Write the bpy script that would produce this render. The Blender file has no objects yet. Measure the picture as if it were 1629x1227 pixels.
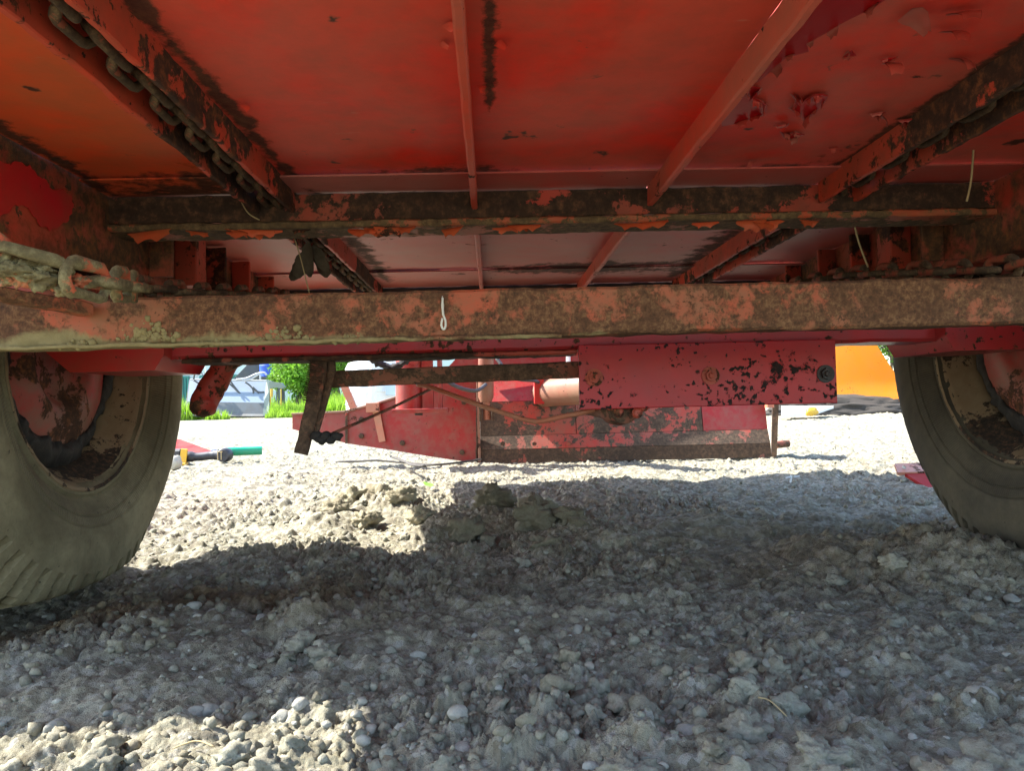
import bpy, math, random
import numpy as np
from mathutils import Vector, Matrix, Euler

# ------------------------------------------------------------------ camera, sky, sun, exposure
sc = bpy.context.scene
COL = sc.collection
W0, H0, F = 1629.0, 1227.0, 1224.0
CAM_H = 0.34

def cam_axes(vp=(781, 640), roll=1.49):
    y = np.array([vp[0]-W0/2, -(vp[1]-H0/2), -F]); y /= np.linalg.norm(y)
    r = math.radians(roll)
    x = np.array([math.cos(r), math.sin(r), 0]); x -= y*(x@y); x /= np.linalg.norm(x)
    return np.array([x, y, np.cross(x, y)])
M = cam_axes()
cam = bpy.data.cameras.new('camera')
cam.sensor_width = 36; cam.sensor_fit = 'HORIZONTAL'; cam.lens = 36*F/W0
cam.clip_start = 0.02; cam.clip_end = 500
co = bpy.data.objects.new('camera', cam); COL.objects.link(co)
mw = Matrix([[*M[0], 0], [*M[1], 0], [*M[2], CAM_H], [0, 0, 0, 1]])
co.matrix_world = mw
sc.camera = co

SUN_EL, SUN_AZ = 45.0, 14.0        # elevation; degrees the sun stands forward (+Y) of due left (-X)
sd = Vector((-math.cos(math.radians(SUN_AZ))*math.cos(math.radians(SUN_EL)),
             math.sin(math.radians(SUN_AZ))*math.cos(math.radians(SUN_EL)), math.sin(math.radians(SUN_EL))))
world = bpy.data.worlds.new('World'); sc.world = world; world.use_nodes = True
wn = world.node_tree; wn.nodes.clear()
sky = wn.nodes.new('ShaderNodeTexSky'); sky.sky_type = 'NISHITA'; sky.sun_disc = False
sky.sun_elevation = math.radians(SUN_EL)
sky.sun_rotation = math.atan2(sd.x, sd.y)
bg = wn.nodes.new('ShaderNodeBackground'); bg.inputs[1].default_value = 0.15
wo = wn.nodes.new('ShaderNodeOutputWorld')
wn.links.new(sky.outputs[0], bg.inputs[0]); wn.links.new(bg.outputs[0], wo.inputs[0])
sl = bpy.data.lights.new('sun', 'SUN'); sl.energy = 3.9; sl.angle = math.radians(0.5); sl.color = (1, .98, .945)
so = bpy.data.objects.new('sun', sl); COL.objects.link(so)
so.rotation_euler = sd.to_track_quat('Z', 'Y').to_euler(); so.location = (-6, 2, 8)
sc.view_settings.view_transform = 'Standard'; sc.view_settings.look = 'None'
sc.view_settings.exposure = 2.25; sc.view_settings.gamma = 1
sc.view_settings.use_curve_mapping = False
sc.render.engine = 'CYCLES'
sc.cycles.max_bounces = 10; sc.cycles.diffuse_bounces = 7; sc.cycles.glossy_bounces = 4
sc.cycles.use_denoising = True
sc.cycles.denoising_input_passes = 'RGB_ALBEDO_NORMAL'; sc.cycles.denoising_prefilter = 'NONE'

# ------------------------------------------------------------------ helpers
rng = np.random.default_rng(7); rnd = random.Random(11)

V3 = Vector
def V3z(): return Vector((0, 0, 0))

def P(px, py, Y=None, X=None, Z=None):
    """a point of the place seen at a photo pixel, at a known distance, side or height"""
    d = M @ np.array([px-W0/2, -(py-H0/2), -F])
    t = Y/d[1] if Y is not None else X/d[0] if X is not None else (Z-CAM_H)/d[2]
    p = d*t; p[2] += CAM_H
    return Vector(p)

def h3(ix, iy, iz, seed):
    n = (ix.astype(np.int64)*374761393 + iy.astype(np.int64)*668265263 + iz.astype(np.int64)*2147483647 + seed*1274126177) & 0xFFFFFFFF
    n = ((n ^ (n >> 13))*1274126177) & 0xFFFFFFFF
    n = ((n ^ (n >> 16))*2246822519) & 0xFFFFFFFF
    return ((n ^ (n >> 15)) & 0xFFFFFF)/float(0xFFFFFF)

def vn2(x, y, seed=0):
    ix = np.floor(x); iy = np.floor(y); fx = x-ix; fy = y-iy
    ix = ix.astype(np.int64); iy = iy.astype(np.int64); z = np.zeros_like(ix)
    u = fx*fx*(3-2*fx); v = fy*fy*(3-2*fy)
    a = h3(ix, iy, z, seed); b = h3(ix+1, iy, z, seed); c = h3(ix, iy+1, z, seed); d = h3(ix+1, iy+1, z, seed)
    return (a*(1-u)+b*u)*(1-v)+(c*(1-u)+d*u)*v - .5

def fbm2(x, y, oct=4, seed=0, gain=.5):
    s = 0; a = 1
    for k in range(oct):
        s = s + a*vn2(x*2**k+k*13.7, y*2**k-k*7.3, seed+k); a *= gain
    return s

def vn3(p, seed=0):
    i = np.floor(p).astype(np.int64); f = p-i; f = f*f*(3-2*f)
    r = 0
    for dx in (0, 1):
        for dy in (0, 1):
            for dz in (0, 1):
                w = (f[:, 0] if dx else 1-f[:, 0])*(f[:, 1] if dy else 1-f[:, 1])*(f[:, 2] if dz else 1-f[:, 2])
                r = r + w*h3(i[:, 0]+dx, i[:, 1]+dy, i[:, 2]+dz, seed)
    return r-.5

def roughen(V, amp, scale, seed=0):
    V = np.asarray(V, float)
    if amp <= 0: return V
    o = np.stack([vn3(V*scale+17*k, seed+k) + .5*vn3(V*scale*2.3+31*k, seed+9+k) for k in range(3)], 1)
    return V + o*amp*1.6

def domes(x, y, cell, seed, dens, rmin=.25, rmax=.6):
    gx = np.floor(x/cell).astype(np.int64); gy = np.floor(y/cell).astype(np.int64)
    out = np.zeros_like(x); z = np.zeros_like(gx)
    for dx in (-1, 0, 1):
        for dy in (-1, 0, 1):
            cx = gx+dx; cy = gy+dy
            px = (cx+h3(cx, cy, z, seed))*cell; py = (cy+h3(cx, cy, z, seed+1))*cell
            r = (rmin+(rmax-rmin)*h3(cx, cy, z, seed+2)**2)*cell
            on = h3(cx, cy, z, seed+3) < dens
            d2 = (x-px)**2+(y-py)**2
            out = np.maximum(out, np.where(on, np.sqrt(np.maximum(0, r*r-d2)), 0))
    return out

def wloc(o):
    v = Vector((0, 0, 0))
    while o is not None:
        v = v+o.location; o = o.parent
    return v

def mk(name, V, Fc, mat, parent=None, smooth=35, kind=None, loc=None):
    """link ONE mesh object; V in world coordinates, moved into the parent's frame"""
    V = np.asarray(V, float)
    if loc is not None: off = np.array(loc)
    elif parent is not None: off = np.array(wloc(parent))
    else: off = V.mean(0); off[2] = V[:, 2].min()
    me = bpy.data.meshes.new(name)
    if isinstance(Fc, np.ndarray):
        n, k = Fc.shape
        me.vertices.add(len(V)); me.vertices.foreach_set('co', (V-off).ravel())
        me.loops.add(n*k); me.loops.foreach_set('vertex_index', Fc.ravel().astype(np.int32))
        me.polygons.add(n); me.polygons.foreach_set('loop_start', np.arange(0, n*k, k, dtype=np.int32))
        me.update(calc_edges=True)
    else:
        me.from_pydata([tuple(v) for v in (V-off)], [], [tuple(f) for f in Fc])
    me.materials.append(mat)
    if smooth:
        me.polygons.foreach_set('use_smooth', [True]*len(me.polygons))
        if smooth < 180: me.set_sharp_from_angle(angle=math.radians(smooth))
    me.update()
    o = bpy.data.objects.new(name, me); COL.objects.link(o)
    if parent is not None: o.parent = parent; 
    else: o.location = off
    if kind: o['kind'] = kind
    return o

def thing(name, label, cat, loc, group=None):
    o = bpy.data.objects.new(name, None); COL.objects.link(o); o.location = loc
    o.empty_display_size = .1; o['label'] = label; o['category'] = cat
    if group: o['group'] = group
    return o

def tag(o, label, cat, group=None):
    o['label'] = label; o['category'] = cat
    if group: o['group'] = group
    return o

def join(*ms):
    V = []; Fc = []; n = 0
    for v, f in ms:
        V.append(np.asarray(v, float)); Fc += [tuple(i+n for i in q) for q in f]; n += len(v)
    return np.concatenate(V), Fc

def sweep(prof, A, B, up=(0, 0, 1), n=1, amp=0, scale=30, seed=0):
    """closed profile [(side, up)] swept straight from A to B"""
    A = Vector(A); B = Vector(B); d = (B-A).normalized(); up = Vector(up)
    s = d.cross(up).normalized(); u = s.cross(d).normalized()
    k = len(prof); V = []
    for i in range(n+1):
        c = A.lerp(B, i/n)
        for a, b in prof: V.append(c+s*a+u*b)
    Fc = []
    for i in range(n):
        for j in range(k):
            j2 = (j+1) % k
            Fc.append((i*k+j, i*k+j2, (i+1)*k+j2, (i+1)*k+j))
    Fc.append(tuple(range(k-1, -1, -1))); Fc.append(tuple(n*k+j for j in range(k)))
    return roughen(np.array([list(v) for v in V]), amp, scale, seed), Fc

def rect(w, h, b=.0015, sub=1):
    """chamfered rectangle centred on 0, with extra points along its sides"""
    w /= 2; h /= 2; b = min(b, w*.45, h*.45)
    c = [(-w+b, -h), (w-b, -h), (w, -h+b), (w, h-b), (w-b, h), (-w+b, h), (-w, h-b), (-w, -h+b)]
    out = []
    for i in range(8):
        a = c[i]; q = c[(i+1) % 8]; m = sub if i % 2 == 0 else 1
        for t in range(m): out.append((a[0]+(q[0]-a[0])*t/m, a[1]+(q[1]-a[1])*t/m))
    return out

def box(x0, x1, y0, y1, z0, z1, b=.002, amp=0, step=.05, sub=1, scale=30, seed=0):
    """chamfered box, swept along its longest side"""
    d = [x1-x0, y1-y0, z1-z0]; a = int(np.argmax(d)); n = max(1, int(d[a]/step)) if amp > 0 else 1
    cx, cy, cz = (x0+x1)/2, (y0+y1)/2, (z0+z1)/2
    if a == 0: return sweep(rect(d[1], d[2], b, sub), (x0, cy, cz), (x1, cy, cz), (0, 0, 1), n, amp, scale, seed)
    if a == 1: return sweep(rect(d[0], d[2], b, sub), (cx, y0, cz), (cx, y1, cz), (0, 0, 1), n, amp, scale, seed)
    return sweep(rect(d[0], d[1], b, sub), (cx, cy, z0), (cx, cy, z1), (0, 1, 0), n, amp, scale, seed)

def bar(A, B, w, h, up=(0, 0, 1), b=.002, n=1, amp=0, sub=1, scale=30, seed=0):
    return sweep(rect(w, h, b, sub), A, B, up, n, amp, scale, seed)

def tube(pts, r, seg=8, amp=0, scale=40, seed=0, cap=True):
    pts = [Vector(p) for p in pts]; V = []; n = len(pts)
    rr = r if isinstance(r, (list, tuple)) else [r]*n
    prev = None
    for i, p in enumerate(pts):
        t = (pts[min(i+1, n-1)]-pts[max(i-1, 0)]).normalized()
        if prev is None:
            a = t.orthogonal().normalized()
        else:
            a = (prev-t*prev.dot(t)).normalized()
        prev = a; b = t.cross(a)
        for k in range(seg):
            q = 2*math.pi*k/seg
            V.append(p+(a*math.cos(q)+b*math.sin(q))*rr[i])
    Fc = [(i*seg+k, i*seg+(k+1) % seg, (i+1)*seg+(k+1) % seg, (i+1)*seg+k) for i in range(n-1) for k in range(seg)]
    if cap: Fc += [tuple(range(seg-1, -1, -1)), tuple((n-1)*seg+k for k in range(seg))]
    return roughen(np.array([list(v) for v in V]), amp, scale, seed), Fc

def spline(pts, n=8):
    pts = [Vector(p) for p in pts]; out = []
    for i in range(len(pts)-1):
        p0 = pts[max(i-1, 0)]; p1 = pts[i]; p2 = pts[i+1]; p3 = pts[min(i+2, len(pts)-1)]
        for k in range(n):
            t = k/n
            out.append(.5*((2*p1)+(p2-p0)*t+(2*p0-5*p1+4*p2-p3)*t*t+(3*p1-p0-3*p2+p3)*t**3))
    out.append(pts[-1]); return out

def lathe(prof, o, axis, seg=48, fn=None, closed=False):
    """prof [(along axis, radius)]"""
    o = Vector(o); axis = Vector(axis).normalized(); a = axis.orthogonal().normalized()
    if abs(axis.x) > .9: a = Vector((0, 1, 0))
    b = axis.cross(a); k = len(prof); V = np.zeros((seg*k, 3))
    for s in range(seg):
        q = 2*math.pi*s/seg
        for j, (u, r) in enumerate(prof):
            if fn: u, r = fn(u, r, q, j)
            V[s*k+j] = o+axis*u+(a*math.cos(q)+b*math.sin(q))*r
    m = k if closed else k-1
    Fc = [(s*k+j, s*k+(j+1) % k, ((s+1) % seg)*k+(j+1) % k, ((s+1) % seg)*k+j) for s in range(seg) for j in range(m)]
    return V, Fc

def plate(poly, t, amp=0):
    """polygon (list of points, planar-ish) given a thickness along its normal, away from the camera"""
    p = [Vector(q) for q in poly]; n = Vector((0, 0, 0))
    for i in range(len(p)): n += (p[i]-p[0]).cross(p[(i+1) % len(p)]-p[0])
    n.normalize()
    if n.dot(p[0]-Vector((0, 0, CAM_H))) < 0: n = -n
    k = len(p); V = [list(q) for q in p]+[list(q+n*t) for q in p]
    Fc = [tuple(range(k)), tuple(range(2*k-1, k-1, -1))]+[(i, i+k, (i+1) % k+k, (i+1) % k) for i in range(k)]
    return np.array(V), Fc

# ------------------------------------------------------------------ materials
class NT:
    def __init__(s, name):
        s.m = bpy.data.materials.new(name); s.m.use_nodes = True; s.t = s.m.node_tree; s.t.nodes.clear()
        s.out = s.t.nodes.new('ShaderNodeOutputMaterial'); s.b = s.t.nodes.new('ShaderNodeBsdfPrincipled')
        s.t.links.new(s.b.outputs[0], s.out.inputs[0])
        s.tc = s.t.nodes.new('ShaderNodeTexCoord').outputs['Object']
    def set(s, sock, v):
        if isinstance(v, bpy.types.NodeSocket): s.t.links.new(v, sock)
        elif isinstance(v, (tuple, list)) and len(v) == 3 and sock.type == 'RGBA': sock.default_value = (*v, 1)
        else: sock.default_value = v
    def noise(s, sc_, det=6, rough=.6, dist=0, vec=None, col=False):
        n = s.t.nodes.new('ShaderNodeTexNoise'); s.t.links.new(vec or s.tc, n.inputs['Vector'])
        n.inputs['Scale'].default_value = sc_; n.inputs['Detail'].default_value = det
        n.inputs['Roughness'].default_value = rough; n.inputs['Distortion'].default_value = dist
        return n.outputs['Color' if col else 'Fac']
    def vor(s, sc_, feature='F1', out='Distance', vec=None):
        n = s.t.nodes.new('ShaderNodeTexVoronoi'); n.feature = feature; s.t.links.new(vec or s.tc, n.inputs['Vector'])
        n.inputs['Scale'].default_value = sc_; return n.outputs[out]
    def ramp(s, f, stops, interp='LINEAR'):
        n = s.t.nodes.new('ShaderNodeValToRGB'); n.color_ramp.interpolation = interp; e = n.color_ramp.elements
        while len(e) < len(stops): e.new(.5)
        for q, (p, c) in zip(e, stops):
            q.position = p; q.color = (*c, 1) if isinstance(c, tuple) else (c, c, c, 1)
        s.t.links.new(f, n.inputs[0]); return n.outputs[0]
    def mix(s, f, a, b, mode='MIX'):
        n = s.t.nodes.new('ShaderNodeMix'); n.data_type = 'RGBA'; n.blend_type = mode
        s.set(n.inputs[0], f); s.set(n.inputs[6], a); s.set(n.inputs[7], b); return n.outputs[2]
    def math(s, op, a, b=0.0, c=0.0, clamp=False):
        n = s.t.nodes.new('ShaderNodeMath'); n.operation = op; n.use_clamp = clamp
        for i, v in enumerate((a, b, c)): s.set(n.inputs[i], v)
        return n.outputs[0]
    def mapv(s, scale=(1, 1, 1), loc=(0, 0, 0)):
        n = s.t.nodes.new('ShaderNodeMapping'); s.t.links.new(s.tc, n.inputs[0])
        n.inputs['Scale'].default_value = scale; n.inputs['Location'].default_value = loc; return n.outputs[0]
    def sep(s):
        n = s.t.nodes.new('ShaderNodeSeparateXYZ'); s.t.links.new(s.tc, n.inputs[0]); return n.outputs
    def attr(s, name):
        n = s.t.nodes.new('ShaderNodeAttribute'); n.attribute_name = name; return n.outputs['Color']
    def bump(s, h, strength=.5, dist=.002):
        n = s.t.nodes.new('ShaderNodeBump'); n.inputs['Strength'].default_value = strength; n.inputs['Distance'].default_value = dist
        s.t.links.new(h, n.inputs['Height']); s.t.links.new(n.outputs[0], s.b.inputs['Normal'])
    def fin(s, col, rough=.6, metal=0.0, spec=.5):
        s.set(s.b.inputs['Base Color'], col); s.set(s.b.inputs['Roughness'], rough)
        s.set(s.b.inputs['Metallic'], metal); s.set(s.b.inputs['Specular IOR Level'], spec)
        return s.m

def paint_mat(name, paint, fade, rust=.5, sc_=1.0, speck=.66, dirt=.3, dirtcol=(.10, .075, .05), gloss=.38, rustcols=None, mud=None, fadeamt=.62, edge=.05, lines=(), spots=0., spec=.3):
    """chipped old paint over rust: rust = share of bare rusty steel"""
    n = NT(name)
    r0, r1, r2 = rustcols or ((.011, .007, .005), (.062, .027, .014), (.25, .09, .028))
    f1 = n.noise(3.1*sc_, 5, .6, .4); f2 = n.noise(14*sc_, 8, .65)
    pm = n.mix(n.ramp(f1, [(.35, 0.), (fadeamt, 1.)]), paint, fade)
    pm = n.mix(n.math('MULTIPLY', n.ramp(f2, [(.42, 0.), (.75, 1.)]), dirt), pm, dirtcol)
    big = n.noise(2.3*sc_, 3, .5); fine = n.noise(11*sc_, 14, .7, .25)
    k = n.math('ADD', n.math('MULTIPLY', big, .45), n.math('MULTIPLY', fine, .55))
    thr = .5+(.5-rust)*.34
    mask = n.ramp(k, [(thr, 0.), (thr+edge*.35, 1.)])
    cl = n.noise(5*sc_, 3, .5)
    sp = n.ramp(n.math('ADD', n.noise(38*sc_, 7, .6), n.math('MULTIPLY', n.math('SUBTRACT', cl, .5), .42)), [(speck, 0.), (speck+.025, 1.)])
    mask = n.math('MAXIMUM', mask, sp)
    rn = n.noise(42*sc_, 10, .72)
    rc = n.ramp(rn, [(.3, r0), (.5, r1), (.68, r2)])
    rc = n.mix(n.ramp(n.noise(6*sc_, 4), [(.4, 0.), (.7, .7)]), rc, (r1[0]*.6, r1[1]*.6, r1[2]*.6))
    c = n.mix(mask, pm, rc)
    if spots:                                 # scattered pits of rust with a soft halo, and pale scratches
        vv = n.mix(.09, n.tc, n.noise(30, 3, .6, col=True))
        vd = n.vor(13, 'F1', 'Distance', vv); vc = n.vor(13, 'F1', 'Color', vv)
        rr = n.math('MULTIPLY', n.math('SUBTRACT', n.ramp(vc, [(.35, 0.), (.8, 1.)]), .0), .27)
        q = n.math('SUBTRACT', rr, vd)
        c = n.mix(n.ramp(q, [(0., 0.), (.06, .7)]), c, (.14, .06, .035)); c = n.mix(n.ramp(q, [(.05, 0.), (.09, 1.)]), c, (.065, .026, .016))
        sn = n.noise(1, 6, .6, 0, n.mapv((16, 90, 16)))
        c = n.mix(n.math('MULTIPLY', n.ramp(sn, [(.66, 0.), (.72, 1.)]), n.math('MULTIPLY', n.ramp(n.noise(5, 3), [(.5, 0.), (.62, 1.)]), .55)), c, (.50, .26, .18))
    for (lx, lw, ly0, ly1) in lines:          # grime gathered along ribs (trailer coordinates)
        ss = n.sep(); dx = n.math('DIVIDE', n.math('ABSOLUTE', n.math('SUBTRACT', ss[0], lx)), lw)
        dy = n.math('MAXIMUM', n.math('SUBTRACT', ly0, ss[1]), n.math('SUBTRACT', ss[1], ly1))
        gq = n.math('SUBTRACT', n.math('ADD', n.math('SUBTRACT', 1.0, dx), n.math('MULTIPLY', n.math('SUBTRACT', n.noise(19, 9, .7), .5), 3.2)), n.math('MULTIPLY', n.math('MAXIMUM', dy, 0.), 9.0))
        gm = n.ramp(gq, [(.35, 0.), (.75, .92)])
        c = n.mix(gm, c, n.mix(n.ramp(n.noise(50, 8, .7), [(.35, 0.), (.65, 1.)]), (.016, .009, .006), (.095, .045, .022))); mask = n.math('MAXIMUM', mask, n.math('MULTIPLY', gm, .8))
    if mud:                                   # dried splash along the lower edge: (zlow, zhigh, colour)
        z = n.sep()[2]
        g = n.math('DIVIDE', n.math('SUBTRACT', mud[1], z), mud[1]-mud[0])
        x = n.math('MULTIPLY', n.math('SUBTRACT', mud[3], n.sep()[0]), mud[4])
        g = n.math('ADD', n.math('ADD', g, x), n.math('MULTIPLY', n.math('SUBTRACT', n.noise(9, 9, .68, .5), .5), 2.6))
        mm = n.ramp(g, [(.62, 0.), (.9, 1.)])
        c = n.mix(mm, c, n.mix(n.noise(60, 8, .7), (mud[2][0]*.35, mud[2][1]*.33, mud[2][2]*.3), mud[2]))
        mask = n.math('MAXIMUM', mask, mm)
    hgt = n.math('ADD', n.math('MULTIPLY', mask, -.5), n.math('MULTIPLY', rn, n.math('ADD', n.math('MULTIPLY', mask, .9), .12)))
    n.bump(hgt, .7, .0022)
    return n.fin(c, n.ramp(mask, [(0, gloss), (1, .92)]), 0, spec)

RED = (.42, .020, .012); REDF = (.36, .055, .040); ORG = (.52, .055, .018); PINK = (.50, .16, .12)
BL = dict(spots=1., spec=.22, speck=.80)
M_bed = paint_mat('bed_red_paint', (.72, .024, .008), (.58, .070, .038), .07, 1.5, fadeamt=.56, dirt=.45, dirtcol=(.22, .07, .04), gloss=.48,
                  lines=((-.120, .015, -.85, -.55), (-.447, .022, -1.0, -.2), (-.20, .3, -.2, -.14)), **BL)
M_bedl = paint_mat('bed_orange_paint', (.70, .062, .012), (.56, .095, .028), .08, 1.5, fadeamt=.56, dirt=.4, dirtcol=(.26, .11, .045), gloss=.5,
                   lines=((-.77, .03, -1.2, -.1), (-.6, .3, -.2, -.15)), **BL)
M_bedr = paint_mat('bed_dusty_paint', (.64, .034, .018), (.53, .085, .052), .07, 1.5, fadeamt=.56, dirt=.5, dirtcol=(.22, .09, .06), gloss=.5,
                   lines=((.462, .016, -1.2, -.15), (.40, .3, -.19, -.14)), **BL)
M_bare = paint_mat('lower_paint_layer', (.34, .002, .004), (.30, .005, .006), .10, 1.5, .8, .2, (.1, .02, .015), .34)
M_bedback = paint_mat('far_bed_paint', (.48, .065, .045), (.42, .13, .10), .12, 1.2, .70, .35, (.28, .14, .10), .45, lines=((-.43, .04, -.1, .8), (.44, .06, -.1, .8), (.2, .6, .66, .72)), spec=.35)
M_rib = paint_mat('rib_red_paint', (.58, .055, .022), (.46, .09, .05), .28, 1.5, .67, .5, (.24, .10, .06), .5)
M_guide = paint_mat('guide_red_paint', (.58, .06, .022), (.42, .06, .03), .52, 1.4, .62, .6, (.12, .06, .03), .55)
M_frame = paint_mat('frame_rusty_paint', (.46, .05, .025), (.36, .07, .03), .74, 1.3, .62, .7, (.14, .075, .035), .5,
                    ((.025, .014, .008), (.10, .05, .022), (.26, .10, .03)), edge=.25)
M_cross = paint_mat('cross_beam_rust', (.42, .04, .02), (.28, .06, .03), .62, 1.3, .6, .6, (.05, .035, .02), .55,
                    ((.013, .009, .006), (.050, .027, .015), (.16, .075, .034)))
M_crossf = paint_mat('cross_beam_flange_paint', (.48, .07, .024), (.34, .09, .04), .58, 1.6, .6, .6, (.18, .12, .05), .55,
                     ((.03, .02, .01), (.13, .085, .04), (.25, .17, .075)))
M_bar = paint_mat('cross_bar_rust', (.38, .070, .026), (.26, .085, .036), .72, 3.6, .60, .8, (.19, .10, .045), .7,
                  ((.026, .014, .008), (.120, .054, .023), (.25, .13, .055)), mud=(.424, .452, (.31, .245, .105), -.25, .9), edge=.16)
M_axle = paint_mat('axle_red_paint', (.42, .018, .016), (.32, .03, .03), .24, 1.5, .61, .4, (.10, .05, .04), .36)
M_plate = paint_mat('plate_red_paint', (.38, .011, .012), (.31, .015, .016), .32, 2.0, .605, .25, (.12, .04, .04), .36,
                    ((.010, .008, .008), (.022, .014, .012), (.05, .025, .02)))
M_brk = paint_mat('bracket_red_paint', (.48, .010, .018), (.42, .03, .02), .22, 1.6, .69, .4, (.16, .07, .04), .36)
M_disc = paint_mat('wheel_disc_paint', (.32, .022, .018), (.20, .075, .05), .40, 2.0, .66, .9, (.15, .09, .06), .55)
M_rim = paint_mat('rim_mud_rust', (.15, .10, .05), (.18, .125, .068), .50, 2.4, .62, .6, (.2, .15, .09), .75,
                  ((.006, .005, .004), (.03, .021, .013), (.13, .06, .026)))
M_rust = paint_mat('brown_rust', (.26, .06, .035), (.2, .085, .05), .56, 2.2, .58, .6, (.12, .08, .05), .7,
                   ((.028, .018, .012), (.085, .052, .032), (.17, .10, .06)))
M_chain = paint_mat('chain_rust', (.24, .04, .02), (.16, .07, .03), .60, 3, .6, .7, (.15, .11, .055), .75,
                    ((.02, .014, .009), (.075, .045, .022), (.17, .115, .055)))
M_chainmud = paint_mat('chain_mud', (.50, .07, .03), (.30, .12, .05), .66, 2.2, .64, .6, (.3, .24, .11), .8,
                       ((.05, .035, .016), (.16, .125, .055), (.34, .29, .14)))
M_arm = paint_mat('arm_red_paint', (.32, .03, .02), (.40, .09, .04), .52, 1.6, .6, .5, (.08, .05, .04), .5)
M_scr = paint_mat('scraper_red_paint', (.32, .016, .014), (.25, .045, .034), .16, 1.6, .68, .6, (.20, .11, .075), .42)
M_scrl = paint_mat('scraper_blade_paint', (.42, .04, .025), (.27, .08, .055), .56, 1.6, .62, .6, (.17, .11, .07), .55,
                   ((.03, .024, .018), (.085, .058, .038), (.17, .11, .07)))
M_scrd = paint_mat('scraper_edge_rust', (.34, .05, .03), (.2, .07, .04), .74, 1.3, .6, .6, (.14, .10, .06), .6,
                   ((.03, .022, .016), (.08, .05, .03), (.16, .09, .05)))
M_pink = paint_mat('faded_pink_paint', (.26, .09, .06), (.23, .125, .08), .22, 1.6, .665, .4, (.3, .2, .12), .45)
M_strap = paint_mat('strap_faded_paint', (.48, .13, .07), (.44, .2, .12), .30, 2, .66, .5, (.3, .2, .12), .5)
M_orange = paint_mat('orange_paint', (.62, .185, .006), (.58, .19, .012), .08, .9, .70, .22, (.36, .16, .05), .4)
M_flake = paint_mat('loose_paint', (.44, .035, .022), (.35, .08, .055), .14, 2, .75, .5, (.17, .09, .065), .42)
M_flakeo = paint_mat('loose_orange_paint', (.60, .075, .022), (.50, .09, .03), .25, 2, .7, .4, (.25, .14, .06), .5)

def tyre_mat(name, base, dust):
    n = NT(name); s = n.sep()
    a = n.noise(4, 6, .65, .3); b = n.noise(34, 9, .7)
    c = n.mix(n.ramp(a, [(.36, 0.), (.60, 1.)]), base, dust)
    c = n.mix(n.math('MULTIPLY', n.ramp(b, [(.45, 0.), (.7, 1.)]), .55), c, (dust[0]*.55, dust[1]*.53, dust[2]*.5))
    sp = n.ramp(n.noise(70, 4, .6), [(.68, 0.), (.71, 1.)])
    c = n.mix(n.math('MULTIPLY', sp, .7), c, (.02, .018, .014))
    ang = n.math('ARCTAN2', s[2], s[1])
    w = n.math('SINE', n.math('MULTIPLY', ang, 330.0))
    r = n.math('SQRT', n.math('ADD', n.math('MULTIPLY', s[1], s[1]), n.math('MULTIPLY', s[2], s[2])))
    band = n.math('MULTIPLY', n.math('GREATER_THAN', r, .275), n.math('LESS_THAN', r, .318))
    crack = n.ramp(n.vor(42, 'DISTANCE_TO_EDGE', 'Distance', n.mapv((1, 1.6, 1.6))), [(0., 0.), (.035, 1.)])
    c = n.mix(n.math('MULTIPLY', n.math('SUBTRACT', 1.0, crack), .22), c, (.018, .016, .011))
    c = n.mix(n.math('MULTIPLY', n.math('MULTIPLY', n.math('GREATER_THAN', w, .55), band), .35), c, (.03, .026, .018))
    st = n.noise(1, 6, .65, 0, n.mapv((30, 5, 5))); c = n.mix(n.math('MULTIPLY', n.ramp(st, [(.5, 0.), (.68, 1.)]), .5), c, (base[0]*.6, base[1]*.6, base[2]*.55))
    h = n.math('ADD', n.math('MULTIPLY', n.math('MULTIPLY', w, band), .10), n.math('ADD', n.math('MULTIPLY', b, .6), n.math('MULTIPLY', crack, .12)))
    n.bump(h, .55, .003)
    return n.fin(c, .85, 0, .3)
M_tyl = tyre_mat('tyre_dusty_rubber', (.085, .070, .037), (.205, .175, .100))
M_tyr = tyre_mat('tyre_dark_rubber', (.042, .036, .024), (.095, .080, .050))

def soil_mat(name):
    n = NT(name); t = n.attr('tone')
    a = n.noise(9, 8, .65, .3); b = n.noise(120, 8, .7); c0 = n.noise(2.2, 5, .6)
    c = n.mix(n.ramp(a, [(.3, 0.), (.7, 1.)]), (.20, .177, .105), (.385, .355, .25))
    c = n.mix(n.math('MULTIPLY', n.ramp(b, [(.35, 0.), (.7, 1.)]), .5), c, (.43, .405, .305))
    c = n.mix(n.math('MULTIPLY', n.ramp(b, [(.25, 1.), (.45, 0.)]), .6), c, (.12, .10, .075))
    st = n.vor(95, 'F1', 'Color'); st2 = n.vor(38, 'F1', 'Color')
    c = n.mix(n.ramp(st, [(.64, 0.), (.74, .35)]), c, (.50, .48, .43)); c = n.mix(n.ramp(st, [(.22, .45), (.33, 0.)]), c, (.11, .095, .075))
    c = n.mix(n.ramp(st2, [(.22, .4), (.34, 0.)]), c, (.15, .125, .09))
    c = n.mix(n.ramp(c0, [(.45, 0.), (.75, .45)]), c, (.20, .165, .12))
    c = n.mix(n.ramp(n.noise(24, 7, .68, .4), [(.46, 0.), (.66, .75)]), c, (.115, .095, .06))
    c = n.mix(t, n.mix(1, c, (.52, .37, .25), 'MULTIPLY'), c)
    n.bump(n.math('ADD', n.noise(190, 8, .75), n.math('MULTIPLY', n.noise(620, 4, .6), .35)), .9, .006)
    return n.fin(c, .96, 0, .2)
M_soil = soil_mat('mud_and_gravel')

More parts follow.
